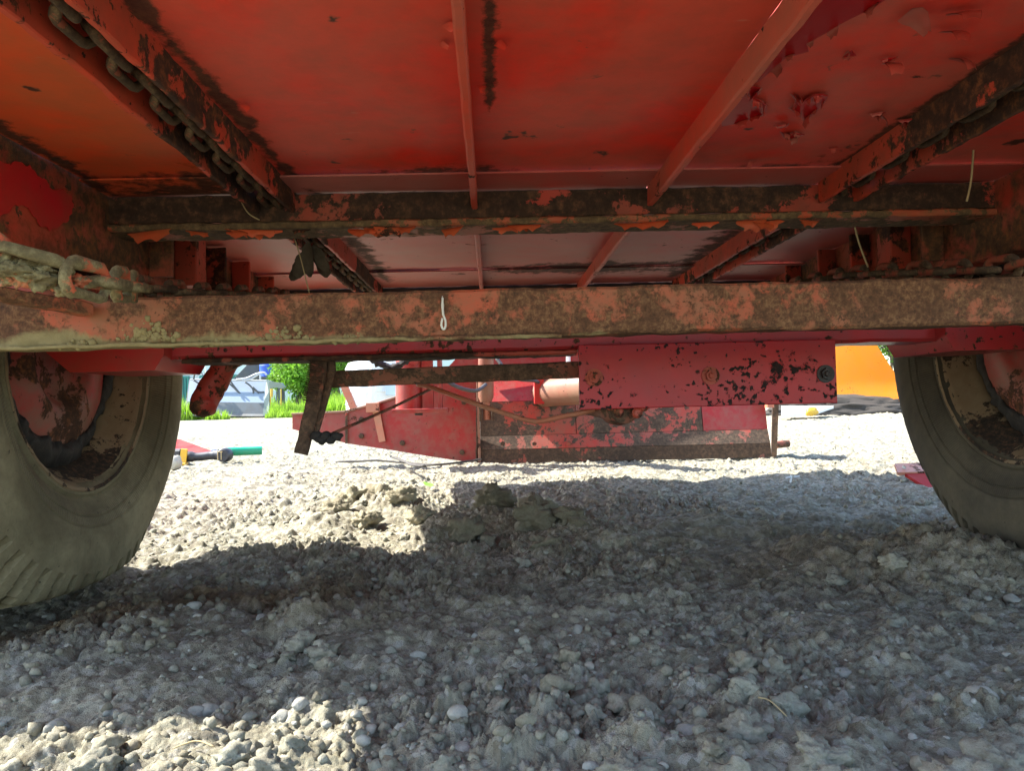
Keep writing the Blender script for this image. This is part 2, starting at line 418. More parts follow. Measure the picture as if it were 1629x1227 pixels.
def clod_mat(name, a, b, c, bump=.004):
    n = NT(name); t = n.attr('tone')
    k = n.noise(170, 9, .75)
    col = n.mix(n.ramp(k, [(.3, 0.), (.7, 1.)]), a, b)
    col = n.mix(n.ramp(n.noise(22, 5), [(.5, 0.), (.72, .7)]), col, c)
    col = n.mix(1, col, t, 'MULTIPLY')
    n.bump(n.noise(150, 8, .75), .8, bump)
    return n.fin(col, .94, 0, .25)
M_clod = clod_mat('soil_clods', (.20, .18, .12), (.35, .325, .245), (.15, .125, .08))
M_peb = clod_mat('river_pebbles', (.29, .275, .22), (.41, .39, .32), (.24, .205, .145), .0022)

def plain(name, col, rough=.5, var=.25, sc_=20, metal=0, bump=.25, dirt=(.2, .16, .11), dirtamt=.3, spec=.5):
    n = NT(name)
    c = n.mix(n.math('MULTIPLY', n.ramp(n.noise(sc_, 8, .68), [(.4, 0.), (.72, 1.)]), dirtamt), col, dirt)
    c = n.mix(n.math('MULTIPLY', n.noise(sc_*.2, 4), var), c, tuple(v*.6 for v in col))
    n.bump(n.noise(sc_*4, 6, .65), bump, .0015)
    return n.fin(c, rough, metal, spec)
M_grey = plain('bucket_grey_paint', (.19, .245, .30), .5, .4, 3, 0, .2, (.25, .23, .2), .35)
M_greylip = plain('bucket_worn_steel', (.15, .155, .145), .5, .4, 6, .4, .3, (.12, .09, .06), .5)
M_ggreen = plain('bucket_side_greengrey', (.17, .21, .165), .5, .3, 4)
M_yel = plain('yellow_paint', (.62, .38, .03), .5, .3, 12)
M_hose = plain('hose_rubber', (.055, .06, .065), .5, .3, 20)
M_hosel = plain('hose_pale', (.45, .47, .48), .5, .3, 20)
M_wall = plain('pale_wall_panel', (.62, .68, .64), .7, .2, 1.5, 0, .1, (.4, .42, .38), .2)
M_teal = plain('teal_frame', (.02, .22, .18), .5, .3, 6)
M_glass = plain('window_glass', (.10, .16, .17), .12, .3, 2, 0, .02, (.2, .22, .2), .1)
M_conv = plain('conveyor_dark_steel', (.075, .08, .085), .6, .4, 5, .2)
M_blue = plain('blue_plastic', (.015, .09, .55), .4, .2, 5, 0, .1)
M_white = plain('white_plastic', (.70, .71, .70), .45, .2, 3, 0, .15, (.45, .43, .38), .35)
M_pblue = plain('pale_blue_panel', (.45, .58, .66), .4, .2, 4)
M_ltyel = plain('battery_yellow', (.75, .42, .01), .45, .15, 30)
M_black = plain('tool_black', (.018, .018, .021), .5, .2, 30, 0, .2, (.12, .11, .1), .35)
M_steel = plain('tool_steel', (.42, .43, .44), .35, .3, 30, .8)
M_green = plain('green_plastic', (.0, .33, .16), .35, .15, 14, 0, .1)
M_gold = plain('pale_gold_print', (.55, .42, .2), .6, .1, 30)
M_redsh = plain('red_sheet', (.30, .010, .010), .75, .3, 8, spec=.15)
M_straw = plain('straw', (.40, .30, .14), .8, .4, 60)
M_leafdry = plain('dried_leaf', (.055, .04, .02), .85, .4, 40, 0, .5)
M_leafg = plain('green_leaf', (.16, .32, .03), .5, .3, 40)
M_drop = plain('bird_dropping', (.62, .60, .48), .8, .2, 60)
M_paper = plain('white_scrap', (.62, .58, .48), .7, .3, 60)
M_twig = plain('dark_twig', (.05, .045, .04), .8, .3, 60)
M_blk = plain('greasy_black', (.015, .012, .011), .55, .3, 30, 0, .4, (.08, .04, .025), .5)
M_mud = plain('dried_yellow_mud', (.27, .215, .095), .95, .5, 40, 0, 1., (.15, .12, .05), .7, .1)
M_grease = plain('black_mud', (.008, .006, .005), .8, .3, 50, 0, .9, (.06, .045, .03), .5)
M_heap = plain('dark_heap_soil', (.045, .037, .028), .95, .5, 9, 0, .8, (.03, .025, .02), .6)

def leaf_mat(name, a, b):
    n = NT(name); c = n.mix(n.ramp(n.noise(3, 4), [(.35, 0.), (.65, 1.)]), a, b)
    c = n.mix(1, c, n.attr('tone'), 'MULTIPLY')
    n.fin(c, .55, 0, .3)
    tr = n.t.nodes.new('ShaderNodeBsdfTranslucent'); ad = n.t.nodes.new('ShaderNodeMixShader'); ad.inputs[0].default_value = .4
    n.t.links.new(c, tr.inputs[0]); n.t.links.new(n.b.outputs[0], ad.inputs[1]); n.t.links.new(tr.outputs[0], ad.inputs[2])
    n.t.links.new(ad.outputs[0], n.out.inputs[0]); return n.m
M_leaf = leaf_mat('shrub_leaves', (.10, .25, .02), (.21, .38, .035))
M_grass = leaf_mat('grass_blades', (.19, .36, .02), (.32, .48, .05))
M_bark = plain('bark', (.12, .09, .06), .9, .4, 12, 0, .8)

def set_tone(o, t):
    a = o.data.color_attributes.new('tone', 'FLOAT_COLOR', 'POINT')
    t = np.asarray(t, np.float32)
    if t.ndim == 1: t = np.stack([t, t, t], 1)
    a.data.foreach_set('color', np.concatenate([t, np.ones((len(t), 1), np.float32)], 1).ravel())

# ------------------------------------------------------------------ ground
def gbase(y):
    return np.clip((y-5)/11, 0, 1)*.17 + np.clip((y-16)/20, 0, 3)*.12
MOUNDS = [  # (photo px, py, radius x, radius y, height)
    (600, 812, .14, .20, .045), (560, 800, .12, .16, .03), (655, 815, .13, .17, .035), (690, 850, .10, .13, .035), (520, 832, .10, .12, .03),
    (780, 832, .15, .20, .04), (850, 835, .16, .20, .045), (930, 850, .14, .17, .03), (720, 850, .08, .10, .03),
    (1430, 892, .20, .16, .05), (1300, 880, .14, .12, .03), (1560, 905, .2, .14, .05),
    (480, 985, .06, .06, .035), (1190, 1110, .08, .05, .018), (1010, 1180, .06, .04, .02), (1180, 1200, .07, .04, .02), (1330, 1190, .07, .05, .02),
    (1560, 1120, .2, .1, .015), (1110, 1080, .03, .03, .02)]
MD = []
for (px, py, rx, ry, hh) in MOUNDS:
    p = P(px, py, Z=0); MD.append((p.x, p.y, rx, ry, hh))
LWX, RWX, WY, WZ, WR = -.768, 1.028, 1.49, .447, .458

def ground_h(x, y, fine=True):
    h = gbase(y)
    wx = x+.03*fbm2(x*14, y*14, 2, 3); wy = y+.03*fbm2(x*14+9, y*14, 2, 5)
    h = h+.026*fbm2(x*2.2, y*2.2, 3, 21)+.020*fbm2(x*9, y*9, 4, 31)
    cl = np.clip(fbm2(x*3.1, y*3.1, 3, 41)*2.2+.45, 0, 1)
    for (mx, my, rx, ry, hh) in MD:
        g = np.exp(-(((x-mx)/rx)**2+((y-my)/ry)**2)*1.6)
        h = h+hh*g; cl = np.maximum(cl, g)
    # tyre print ridges in the mud, right of the middle
    tx, ty = .62, 2.05
    g = np.exp(-(((x-tx)/.42)**2+((y-ty)/.30)**2)*1.5)
    h = h+g*.022*np.sin((y*1.0+x*.12+.05*fbm2(x*5, y*5, 2, 8))*2*np.pi/.13)
    soft = 1-.75*g
    cl = np.maximum(cl, .9*np.exp(-((y-.66)/.16)**2)*np.clip(fbm2(x*6, y*6, 2, 55)*2+.55, 0, 1))
    # soil pressed up along the tyres
    for s, X0 in ((-1, LWX-.14), (1, RWX+.14)):
        dx = np.abs(x-X0); dy = np.abs(y-WY)
        h = h+.010*np.exp(-((dx-.20)/.06)**2-(dy/.32)**2)-.022*np.exp(-(dx/.19)**6-(dy/.42)**4)
    if fine:
        rough = np.clip(fbm2(x*4.3, y*4.3, 3, 47)*2.6+.5, .05, 1)
        big = np.maximum(.5*cl*domes(wx, wy, .085, 51, .25, .15, .36), .55*cl*domes(wx+.01, wy, .046, 61, .35, .2, .42))
        mid = np.maximum(.75*domes(wx, wy+.02, .026, 71, .28, .15, .42), .8*domes(wx+.003, wy-.004, .015, 76, .35, .2, .46))
        wx2 = x+.008*fbm2(x*50, y*50, 2, 13); wy2 = y+.008*fbm2(x*50+5, y*50, 2, 15)
        small = np.maximum(.9*domes(wx2, wy2, .0095, 81, .45), .9*domes(wx2+.002, wy2, .0062, 86, .6))
        bil = np.abs(vn2(wx2*19, wy2*19, 201))*.030+np.abs(vn2(wx2*41+3, wy2*41, 203))*.026+np.abs(vn2(wx2*88, wy2*88+5, 205))*.0145+np.abs(vn2(x*190, y*190, 207))*.0085
        amp = (.35+.65*rough)*(.55+.6*cl)
        h = h+soft*(big+.7*rough*mid+(.18+.62*rough)*small+1.15*amp*(bil-.016))
        h = h+soft*(.010*fbm2(x*30, y*30, 2, 89)+.004*fbm2(x*120, y*120, 3, 91, .65))
    return h-.012

ys = [.42]
while ys[-1] < 12: ys.append(ys[-1]+.00175*(max(ys[-1], .6)/.65)**(1.05 if ys[-1] < 3.6 else 1.0)*(1 if ys[-1] < 3.6 else (ys[-1]/3.6)**1.2))
ys = np.array(ys); NC = 960
u = np.linspace(-1, 1, NC); u = u*(.54+.46*u*u)
Yg = np.repeat(ys[:, None], NC, 1); Xg = u[None, :]*(.80*Yg+.40)+.02*Yg
Zg = ground_h(Xg.ravel(), Yg.ravel()).reshape(Yg.shape)
ed = np.clip((1-np.abs(u))/.06, 0, 1)[None, :]; Zg = Zg*ed+(1-ed)*(gbase(Yg)-.03)
NR = len(ys); idx = np.arange(NR*NC).reshape(NR, NC)
Fg = np.stack([idx[:-1, :-1], idx[:-1, 1:], idx[1:, 1:], idx[1:, :-1]], -1).reshape(-1, 4)
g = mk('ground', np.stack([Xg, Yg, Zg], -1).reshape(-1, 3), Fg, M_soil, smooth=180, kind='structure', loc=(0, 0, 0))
xx, yy = Xg.ravel(), Yg.ravel()
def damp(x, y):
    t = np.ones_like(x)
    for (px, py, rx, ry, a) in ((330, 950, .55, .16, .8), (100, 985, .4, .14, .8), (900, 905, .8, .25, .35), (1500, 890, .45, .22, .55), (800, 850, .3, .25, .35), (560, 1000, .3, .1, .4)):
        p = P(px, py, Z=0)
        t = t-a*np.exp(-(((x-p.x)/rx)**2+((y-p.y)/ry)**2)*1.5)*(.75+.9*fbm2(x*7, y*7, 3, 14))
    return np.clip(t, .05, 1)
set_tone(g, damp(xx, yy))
# the yard beyond and around
gx = np.concatenate([np.linspace(-90, -14, 20), np.linspace(-13, 13, 60), np.linspace(14, 90, 20)])
gy = np.concatenate([np.linspace(-30, -1, 12), np.linspace(-.5, 13, 40), np.linspace(13.5, 40, 60), np.linspace(42, 160, 20)])
GX, GY = np.meshgrid(gx, gy)
inside = (GY > .3) & (GY < 12.6) & (np.abs(GX) < .75*GY+.15)
GZ = gbase(GY)-.035-.12*inside+.02*fbm2(GX.ravel()*.7, GY.ravel()*.7, 3, 77).reshape(GX.shape)
ii = np.arange(GX.size).reshape(GX.shape)
yd = mk('yard', np.stack([GX, GY, GZ], -1).reshape(-1, 3), np.stack([ii[:-1, :-1], ii[:-1, 1:], ii[1:, 1:], ii[1:, :-1]], -1).reshape(-1, 4), M_soil, smooth=180, kind='structure', loc=(0, 0, 0))
set_tone(yd, np.ones(GX.size))

def ico(sub):
    import bmesh
    bm = bmesh.new(); bmesh.ops.create_icosphere(bm, subdivisions=sub, radius=1)
    V = np.array([v.co[:] for v in bm.verts]); Fc = np.array([[v.index for v in f.verts] for f in bm.faces]); bm.free()
    return V, Fc
ICO = {1: ico(1), 2: ico(2), 3: ico(3), 4: ico(4)}
def lump(sub, seed, amp, flat=(1, 1, .75), freq=1.7):
    V, Fc = ICO[sub]
    d = vn3(V*freq+seed*5.1, seed)*1.3+.55*vn3(V*freq*2.3+seed, seed+3)+.3*vn3(V*freq*5, seed+5)
    return V*(1+amp*d)[:, None]*np.array(flat), Fc

def scatter(name, n, ymin, ymax, smin, smax, pw, amp, flat, mat, tmin, tmax, seed, sub=1, sink=.2, wfac=.74):
    r = np.random.default_rng(seed)
    T = [lump(sub, 100+seed*20+i, amp, flat) for i in range(14)]
    Y = ymin*(ymax/ymin)**(r.random(n)**1.0); X = (r.random(n)*2-1)*(wfac*Y+.15)
    keep = np.clip(fbm2(X*3.1, Y*3.1, 3, 41)*2.2+.55, .12, 1) > r.random(n)
    X, Y = X[keep], Y[keep]; n = len(X)
    S = smin*(smax/smin)**(r.random(n)**pw)
    Z = ground_h(X, Y)+S*flat[2]*(.5-sink)
    VV = []; FF = []; TT = []; o = 0
    for i in range(n):
        v, f = T[r.integers(14)]
        a = r.random()*6.283; b = (r.random()-.5)*.9; ca, sa, cb, sb = math.cos(a), math.sin(a), math.cos(b), math.sin(b)
        R = np.array([[ca, -sa*cb, sa*sb], [sa, ca*cb, -ca*sb], [0, sb, cb]])
        VV.append((v*S[i]*(np.array([1, .75+.4*r.random(), 1])))@R.T+(X[i], Y[i], Z[i])); FF.append(f+o); o += len(v)
        t = tmin+(tmax-tmin)*r.random(); w = .96+.08*r.random()
        TT.append(np.tile([t*w, t, t*(2-w)*.98], (len(v), 1)))
    ob = mk(name, np.concatenate(VV), np.concatenate(FF), mat, smooth=180, kind='stuff', loc=(0, 0, 0))
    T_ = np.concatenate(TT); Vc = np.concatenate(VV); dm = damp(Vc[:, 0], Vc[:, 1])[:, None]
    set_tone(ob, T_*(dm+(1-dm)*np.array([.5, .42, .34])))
    ob['label'] = {'soil_crumbs': 'grey crumbs of dried mud strewn over the ground', 'gravel': 'small pale stones pressed into the grey mud', 'clod_cover': 'larger knobbly clods of dried mud over the near ground'}[name]
    return ob
scatter('soil_crumbs', 6500, .55, 5.0, .003, .011, 1.5, .8, (1, 1, .8), M_clod, .65, 1.15, 5, 1, .2)
scatter('clod_cover', 300, .55, 3.2, .009, .019, 1.6, 1.0, (1, 1, .72), M_clod, .7, 1.1, 6, 3, .4)
scatter('gravel', 2400, .55, 8.0, .003, .0095, 2.0, .38, (1, .85, .6), M_peb, .6, 1.15, 7, 2, .5)

# stones and clods that stand out, one by one
PEB = ['dark oval pebble on the brown damp soil right of the left tyre', 'small flat pebble just below the dark oval one on damp soil', 'grey pebble beside a smaller one above the lower left sun patch',
       'whitest round pebble on the upper edge of the lower left sun patch', 'cream pebble touching the whitest one at the sun patch edge', 'upper of two pale pebbles right of the lower left sun patch',
       'pale pebble in the middle of the shaded mud below the bolted plate', 'bluish pebble left of the pale one in mid shade', 'lower of two pale pebbles right of the lower left sun patch',
       'grey pebble between the big clods at the bottom right', 'smaller brownish pebble of the pair above the sun patch', 'white pebble at the far left edge just above the sun patch',
       'small pebble alone on smooth mud in the bottom middle', 'rounded pebble on shaded mud far below the orange blade', 'grey pebble among crumbs near the lower right corner', 'flat pebble in the centre right of the near shaded mud',
       'tiny pebble beside a broken clod in the left middle shade', 'rounded stone near the flat lumps at right of the near mud', 'pale pebble low down right of the big clods', 'yellowish pebble at the right edge under the right tyre',
       'bluish stone on the shaded ridge in front of the scraper', 'small light pebble on the brown soil close to the left tyre']
CLD = ['knobbly clod standing on the brown soil left of the middle', 'smaller clod leaning right of the knobbly one on brown soil', 'large clod at the bottom edge below the bolted plate', 'largest clod at the bottom edge with a hollow at its side',
       'clod between the two big ones at the bottom edge', 'broad clod right of the big ones at the bottom', 'low clod beside the broad one near the bottom right', 'sunlit clod at the left end of the mud ridge', 'tallest sunlit clod of the mud ridge beyond the axle',
       'sunlit clod right of the tallest one on the ridge', 'low sunlit clod in front of the mud ridge', 'sunlit clod near the green leaf', 'outermost left clod of the sunlit ridge', 'shaded clod on the ridge right of the shadow edge',
       'biggest shaded clod of the ridge below the scraper', 'shaded clod at the right end of the ridge', 'shaded clod in front of the biggest one on the ridge', 'dark clod right at the shadow edge of the ridge', 'clod at the edge of the wheel shadow left of the middle',
       'clod near the lower right corner of the ground', 'clod in the near sun patch at lower left', 'clod at the right end of the near sun patch', 'clod in the lower right corner', 'clod topped with crumbs right of the middle foreground',
       'pale clod of the mud heap before the right tyre', 'left clod of the mud heap before the right tyre']
for k, (px, py, s, tone) in enumerate([(470, 944, .024, .62), (418, 972, .016, .85), (330, 1100, .018, .95), (478, 1108, .014, 1.15), (450, 1112, .012, 1.0),
        (728, 1122, .016, 1.1), (1055, 962, .016, 1.05), (920, 982, .014, .9), (735, 1148, .018, 1.1), (1100, 1145, .018, .95),
        (310, 1105, .013, .9), (90, 1118, .016, 1.0), (905, 1082, .012, 1.05), (1405, 1018, .016, 1.05), (1560, 1090, .017, 1.0), (1130, 1045, .013, 1.0),
        (665, 1015, .012, .95), (1340, 1030, .016, .95), (1240, 1145, .014, 1.0), (1610, 928, .017, 1.0), (1228, 818, .018, .9), (310, 965, .012, .85)]):
    p = P(px, py, Z=.01); z = float(ground_h(np.array([p.x]), np.array([p.y]))[0])
    s *= .72; v, f = lump(3, 300+k, .42, (1.25, .9, .75), 1.2); a = rnd.random()*3
    R = np.array([[math.cos(a), -math.sin(a), 0], [math.sin(a), math.cos(a), 0], [0, 0, 1]])
    o = mk('pebble', (v*s)@R.T+(p.x, p.y, z-s*.05), f, M_peb, smooth=180); set_tone(o, np.full(len(v), tone*.8))
    tag(o, PEB[k], 'pebble', 'loose pebbles on the mud under the trailer')
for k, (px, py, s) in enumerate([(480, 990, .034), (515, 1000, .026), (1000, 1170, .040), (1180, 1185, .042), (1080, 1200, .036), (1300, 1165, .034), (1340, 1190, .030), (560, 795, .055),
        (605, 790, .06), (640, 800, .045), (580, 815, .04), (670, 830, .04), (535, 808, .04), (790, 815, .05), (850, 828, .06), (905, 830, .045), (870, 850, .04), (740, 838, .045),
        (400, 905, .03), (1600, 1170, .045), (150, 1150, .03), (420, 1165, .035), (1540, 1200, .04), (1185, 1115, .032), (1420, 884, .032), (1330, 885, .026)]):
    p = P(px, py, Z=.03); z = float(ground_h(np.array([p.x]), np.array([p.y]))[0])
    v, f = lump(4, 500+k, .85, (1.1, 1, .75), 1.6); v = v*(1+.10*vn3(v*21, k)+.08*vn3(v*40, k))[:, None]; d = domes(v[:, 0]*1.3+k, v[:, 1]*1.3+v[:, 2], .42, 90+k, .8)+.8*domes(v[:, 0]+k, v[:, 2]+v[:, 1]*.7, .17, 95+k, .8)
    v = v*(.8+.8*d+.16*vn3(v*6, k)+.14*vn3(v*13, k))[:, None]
    o = mk('mud_clod', v*s*(1.0 if py < 870 else .72)+(p.x, p.y, z+s*(.35 if py < 870 else .12)), f, M_clod, smooth=180); t = (.78+.25*rnd.random())*(.62 if py < 870 and px > 720 else 1); set_tone(o, np.tile(np.array([t, t*.94, t*.84]) if py < 870 else np.array([t, t, t]), (len(v), 1)))  # ridge clods right of the shadow edge: trailer shade put into their tone
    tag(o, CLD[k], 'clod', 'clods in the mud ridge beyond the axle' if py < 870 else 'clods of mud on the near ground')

# ------------------------------------------------------------------ the trailer, seen from under its floor
T = thing('farm_trailer', 'red rusty two-wheeled farm trailer seen from underneath with peeling floor paint', 'trailer', (.128, WY, 0))
ZB = .72
XL, XR = -.655, .911
CB0, CB1 = 1.345, 1.43
R2 = 2.45
Y0 = .42
def part(name, m, mat, parent=T, smooth=35, label=None):
    o = mk(name, m[0], m[1], mat, parent, smooth)
    if label: o['label'] = label
    return o

def sheet(x0, x1, y0, y1, z, t=.003, sag=.004, seed=0, cell=.03):
    nx = max(2, int((x1-x0)/cell)); ny = max(2, int((y1-y0)/cell))
    X, Y = np.meshgrid(np.linspace(x0, x1, nx+1), np.linspace(y0, y1, ny+1))
    e = np.minimum(np.minimum(X-x0, x1-X), np.minimum(Y-y0, y1-Y)).clip(0, .08)/.08
    Z = z+sag*e*(fbm2(X.ravel()*5+seed, Y.ravel()*5, 3, seed).reshape(X.shape)*2)+.0012*fbm2(X.ravel()*22, Y.ravel()*22, 2, seed+5).reshape(X.shape)*e
    n = X.size; i = np.arange(n).reshape(X.shape)
    b = np.stack([X, Y, Z], -1).reshape(-1, 3); tp = b+(0, 0, t)
    q = np.stack([i[:-1, :-1], i[1:, :-1], i[1:, 1:], i[:-1, 1:]], -1).reshape(-1, 4)
    Fc = [tuple(r) for r in q]+[tuple(r[::-1]+n) for r in q]
    rim = list(i[0, :])+list(i[1:, -1])+list(i[-1, -2::-1])+list(i[-2:0:-1, 0])
    Fc += [(rim[k], rim[(k+1) % len(rim)], rim[(k+1) % len(rim)]+n, rim[k]+n) for k in range(len(rim))]
    return np.concatenate([b, tp]), Fc

GL = (-.398, -.337); GR = (.594, .655); RB = (-.02, .291)
secs = [(XL, GL[0]), (GL[1], RB[0]), (RB[0], RB[1]), (RB[1], GR[0]), (GR[1], XR)]
bmat = [M_bedl, M_bed, M_bed, M_bedr, M_bedr]
panels = {}
for i, (a, b) in enumerate(secs):
    panels[i] = part('floor_panel', sheet(a+.001, b-.001, Y0, CB0-.075, ZB, seed=i), bmat[i])
    part('floor_strip', sheet(a+.001, b-.001, CB0-.095, CB0-.001, ZB-.006, .003, .002, seed=20+i), M_bedback if i else M_bedl)
    part('floor_panel', sheet(a+.001, b-.001, CB0, 2.20, ZB, seed=40+i), M_bedback)
    part('floor_strip', sheet(a+.001, b-.001, 2.17, R2, ZB-.007, .003, .002, seed=60+i), M_bedback)
part('floor_panel', sheet(XL, XR, R2+.001, 3.45, ZB, seed=90), M_bedback)
for gx_ in (GL, GR):                    # closed trough over each chain slot
    part('chain_trough', box(gx_[0]-.01, gx_[1]+.01, Y0, R2, ZB+.035, ZB+.04), M_blk)
# chain guides: two upright flats along each slot
k = 0
for x in (*GL, *GR):
    for (a, b) in ((Y0, CB0-.004), (CB1+.004, R2)):
        s = -1 if x in (GL[0], GR[0]) else 1
        prof = box(x-.004, x+.004, a, b, ZB-.042, ZB+.03, .0015, .0022, .018, 4, 55, k)
        part('chain_guide', prof, M_guide); k += 1
for j, x in enumerate(RB):
    for (a, b) in ((Y0, CB0-.002), (CB1+.004, R2)):
        w = .011 if j == 0 else .012
        part('rib', box(x-w/2, x+w/2, a, b, ZB-.041, ZB-.0035, .0035, .0012, .03, 3, 40, 8+k), M_rib); k += 1
# frame beams: channel open outwards, with gussets
for s, x in ((-1, XL), (1, XR)):
    b = .07*s
    web = box(min(x, x+.008*s), max(x, x+.008*s), Y0, 3.45, .578, ZB+.01, .002, .0022, .03, 5, 30, 31+s)
    lo = box(min(x+.008*s, x+b), max(x+.008*s, x+b), Y0, 3.45, .578, .588, .002, .001, .05, 2, 30, 33+s)
    part('frame_beam', join(web, lo), M_frame)
    part('side_board', box(min(x, x+.05*s), max(x, x+.05*s), Y0-.02, 3.47, ZB+.012, 1.25, .003), M_bed)
    for y in (1.50, 1.62, 1.80, 1.98, 2.2):
        xi = x-.001*s
        gz = .60 if y < 1.7 else .615
        part('gusset', box(min(xi, xi-.045*s), max(xi, xi-.045*s), y, y+.010+.05*(y > 1.55 and y < 1.7), gz, ZB-.004, .002, .0015, .03, 2, 40, int(y*10)), M_frame if y < 1.55 else M_guide)
part('head_board', box(XL, XR, 3.45, 3.49, ZB, 1.25), M_bed)
# angle-iron cross beam under the floor
web = box(XL+.001, XR-.001, CB0, CB0+.008, .6645, ZB-.008, .0015, .0022, .012, 5, 45, 3)
part('cross_beam', web, M_cross)
part('beam_flange', box(XL+.001, XR-.001, CB0-.004, CB1, .652, .664, .003, .0019, .010, 6, 50, 4), M_crossf)
part('cross_beam', box(XL+.001, XR-.001, R2, R2+.06, .645, ZB-.008, .003, .003, .02, 3, 40, 5), M_blk)
# loose paint along the flange
def flake(c, w, l, d, n, curl, seed, nx=4, ny=5):
    """ragged curled chip of paint: c hinge point, d direction it runs in, n side it hangs to"""
    r = random.Random(seed); d = Vector(d).normalized(); n = Vector(n).normalized(); s = d.cross(n).normalized(); V = []
    for j in range(ny):
        t = j/(ny-1); hw = w*(1-.55*t**1.6)*(.8+.4*r.random())/2; sh = (r.random()-.5)*w*.15
        ang = curl*t*t; q = c+d*(l*t*math.cos(ang*.6))+n*(l*t*math.sin(ang*.6)+.0008)
        for i in range(nx):
            uu = (i/(nx-1)*2-1)
            V.append(q+s*(uu*hw+sh)+n*(abs(uu)**2*.10*w*t)+d*((r.random()-.5)*l*.22 if j == ny-1 else 0))
    k = nx*ny; V2 = [v-n*.0006 for v in V]
    Fc = [(j*nx+i, j*nx+i+1, (j+1)*nx+i+1, (j+1)*nx+i) for j in range(ny-1) for i in range(nx-1)]
    Fc += [tuple(i+k for i in q[::-1]) for q in Fc]
    return np.array([list(v) for v in V+V2]), Fc
for i in range(22):
    x = -.62+1.25*rnd.random()**1.1; 
    part('paint_flake', flake(Vector((x, CB0-.003+.02*rnd.random(), .651)), .03+.05*rnd.random(), .006+.010*rnd.random(), ((rnd.random()-.5)*.5, .8 if rnd.random() < .4 else -.5, -.2), (0, -.1, -1), .5+.8*rnd.random(), i), M_flakeo, smooth=60)
# the darker layer laid bare where sheets of paint have come off, with torn edges hanging round it
def zp(a, b): return P(1150+a/5.43, b/5.43, Z=ZB-.0055)
bare = [[(840, -40), (1500, -60), (1390, 0), (1270, 85), (1130, 150), (1000, 215), (880, 290), (790, 340), (720, 375), (745, 440), (640, 470), (560, 490), (470, 560), (400, 630), (330, 690), (255, 715), (300, 640)],
        [(225, 745), (270, 760), (315, 770), (300, 815), (275, 850), (330, 885), (375, 910), (362, 990), (250, 1020), (120, 1060), (0, 1085), (0, 1040), (110, 900)],
        [(610, 815), (650, 850), (690, 880), (745, 855), (790, 825), (850, 822), (900, 835), (885, 870), (830, 930), (800, 965), (720, 1040), (660, 1000), (605, 950), (632, 890)],
        [(1110, 440), (1150, 480), (1090, 490), (1040, 500)], [(1370, 520), (1430, 505), (1490, 500), (1400, 550)], [(1290, 990), (1400, 970), (1350, 1015)],
        [(460, 1090), (560, 1075), (560, 1090), (500, 1110)], [(505, 1140), (560, 1170), (610, 1150), (700, 1165), (600, 1200), (530, 1185)], [(1520, 1050), (1640, 1030), (1590, 1075)]]
fk = 0
for bi, poly in enumerate(bare):
    pts = [zp(*q) for q in poly]; c = sum(pts, V3z())/len(pts); ip = 2 if c.x < RB[1] else 3
    pb = [p+(c-p)*-.05 for p in pts]
    o = part('bare_patch', plate(pb, .001), M_bare, panels[3], 0)
    m = len(pts)
    for q in range(m):
        a, b = pts[q], pts[(q+1) % m]; e = b-a
        if bi == 0 and q in (0, 1, 14, 15, 16): continue
        if bi == 1 and q in (10, 11, 12): continue
        inw = Vector((-e.y, e.x, 0)); 
        if inw.dot(c-a) < 0: inw = -inw
        if rnd.random() < .42: continue
        for t in (.3+.4*rnd.random(),):
            h_ = a.lerp(b, t)-inw.normalized()*.002; h_.z = ZB-.0035; L = min(.03, .35*(c-h_).length+.008)
            part('paint_flake', flake(h_, min(.06, e.length*1.1), L*(.25+.5*rnd.random()), inw+Vector(((rnd.random()-.5)*.6*inw.length, (rnd.random()-.5)*.6*inw.length, 0)), (0, 0, -1), .9+.9*rnd.random(), 200+fk), M_flake, panels[3], 60); fk += 1
# curling chips on the floor panels (right of the slanting rib mostly)
spots = [(1415, 95, .03), (1520, 90, .035), (1395, 180, .025), (1325, 230, .018), (1510, 45, .035), (1530, 15, .04), (1200, 250, .02), (1440, 15, .04)]
for i, (px, py, s) in enumerate(spots):
    p = P(px, py, Z=ZB); ip = 3 if p.x < GR[0] else 4
    a = rnd.random()*6.28
    part('paint_flake', flake(Vector((p.x, p.y, ZB-.004)), s*.75, s*.7, (math.cos(a), math.sin(a), -.1), (0, 0, -1), .7+.8*rnd.random(), 60+i), M_flake, panels[ip], 60)
for i, (px, py, s) in enumerate([(708, 30, .022), (700, 62, .018), (790, 60, .022), (770, 130, .022), (385, 160, .02)]):
    p = P(px, py, Z=ZB); ip = 1 if p.x < RB[0] else 2
    part('paint_flake', flake(Vector((p.x, p.y, ZB-.004)), s*.7, s*.5, (rnd.random()-.5, rnd.random()-.5, 0), (0, 0, -1), .3+.4*rnd.random(), 90+i), bmat[1], panels[ip], 60)
# the big loose patch of red paint on the left frame beam
pp = [P(px, py, X=XL+.004) for px, py in ((-60, 235), (0, 255), (18, 262), (32, 258), (48, 262), (60, 280), (75, 287), (82, 300), (100, 302), (114, 312), (117, 330), (110, 350), (95, 360), (80, 368), (62, 355), (45, 330), (25, 325), (0, 345), (-60, 360))]
pq = []
for i in range(len(pp)):
    a, b = pp[i], pp[(i+1) % len(pp)]
    for t in (0, .25, .5, .75):
        q = a.lerp(b, t); pq.append(q+Vector((0, (rnd.random()-.5)*.007, (rnd.random()-.5)*.007)) if t else q)
part('loose_paint_patch', plate(pq, .0016), M_brk, smooth=0, label='bright crimson patch of loose paint on the left frame beam')

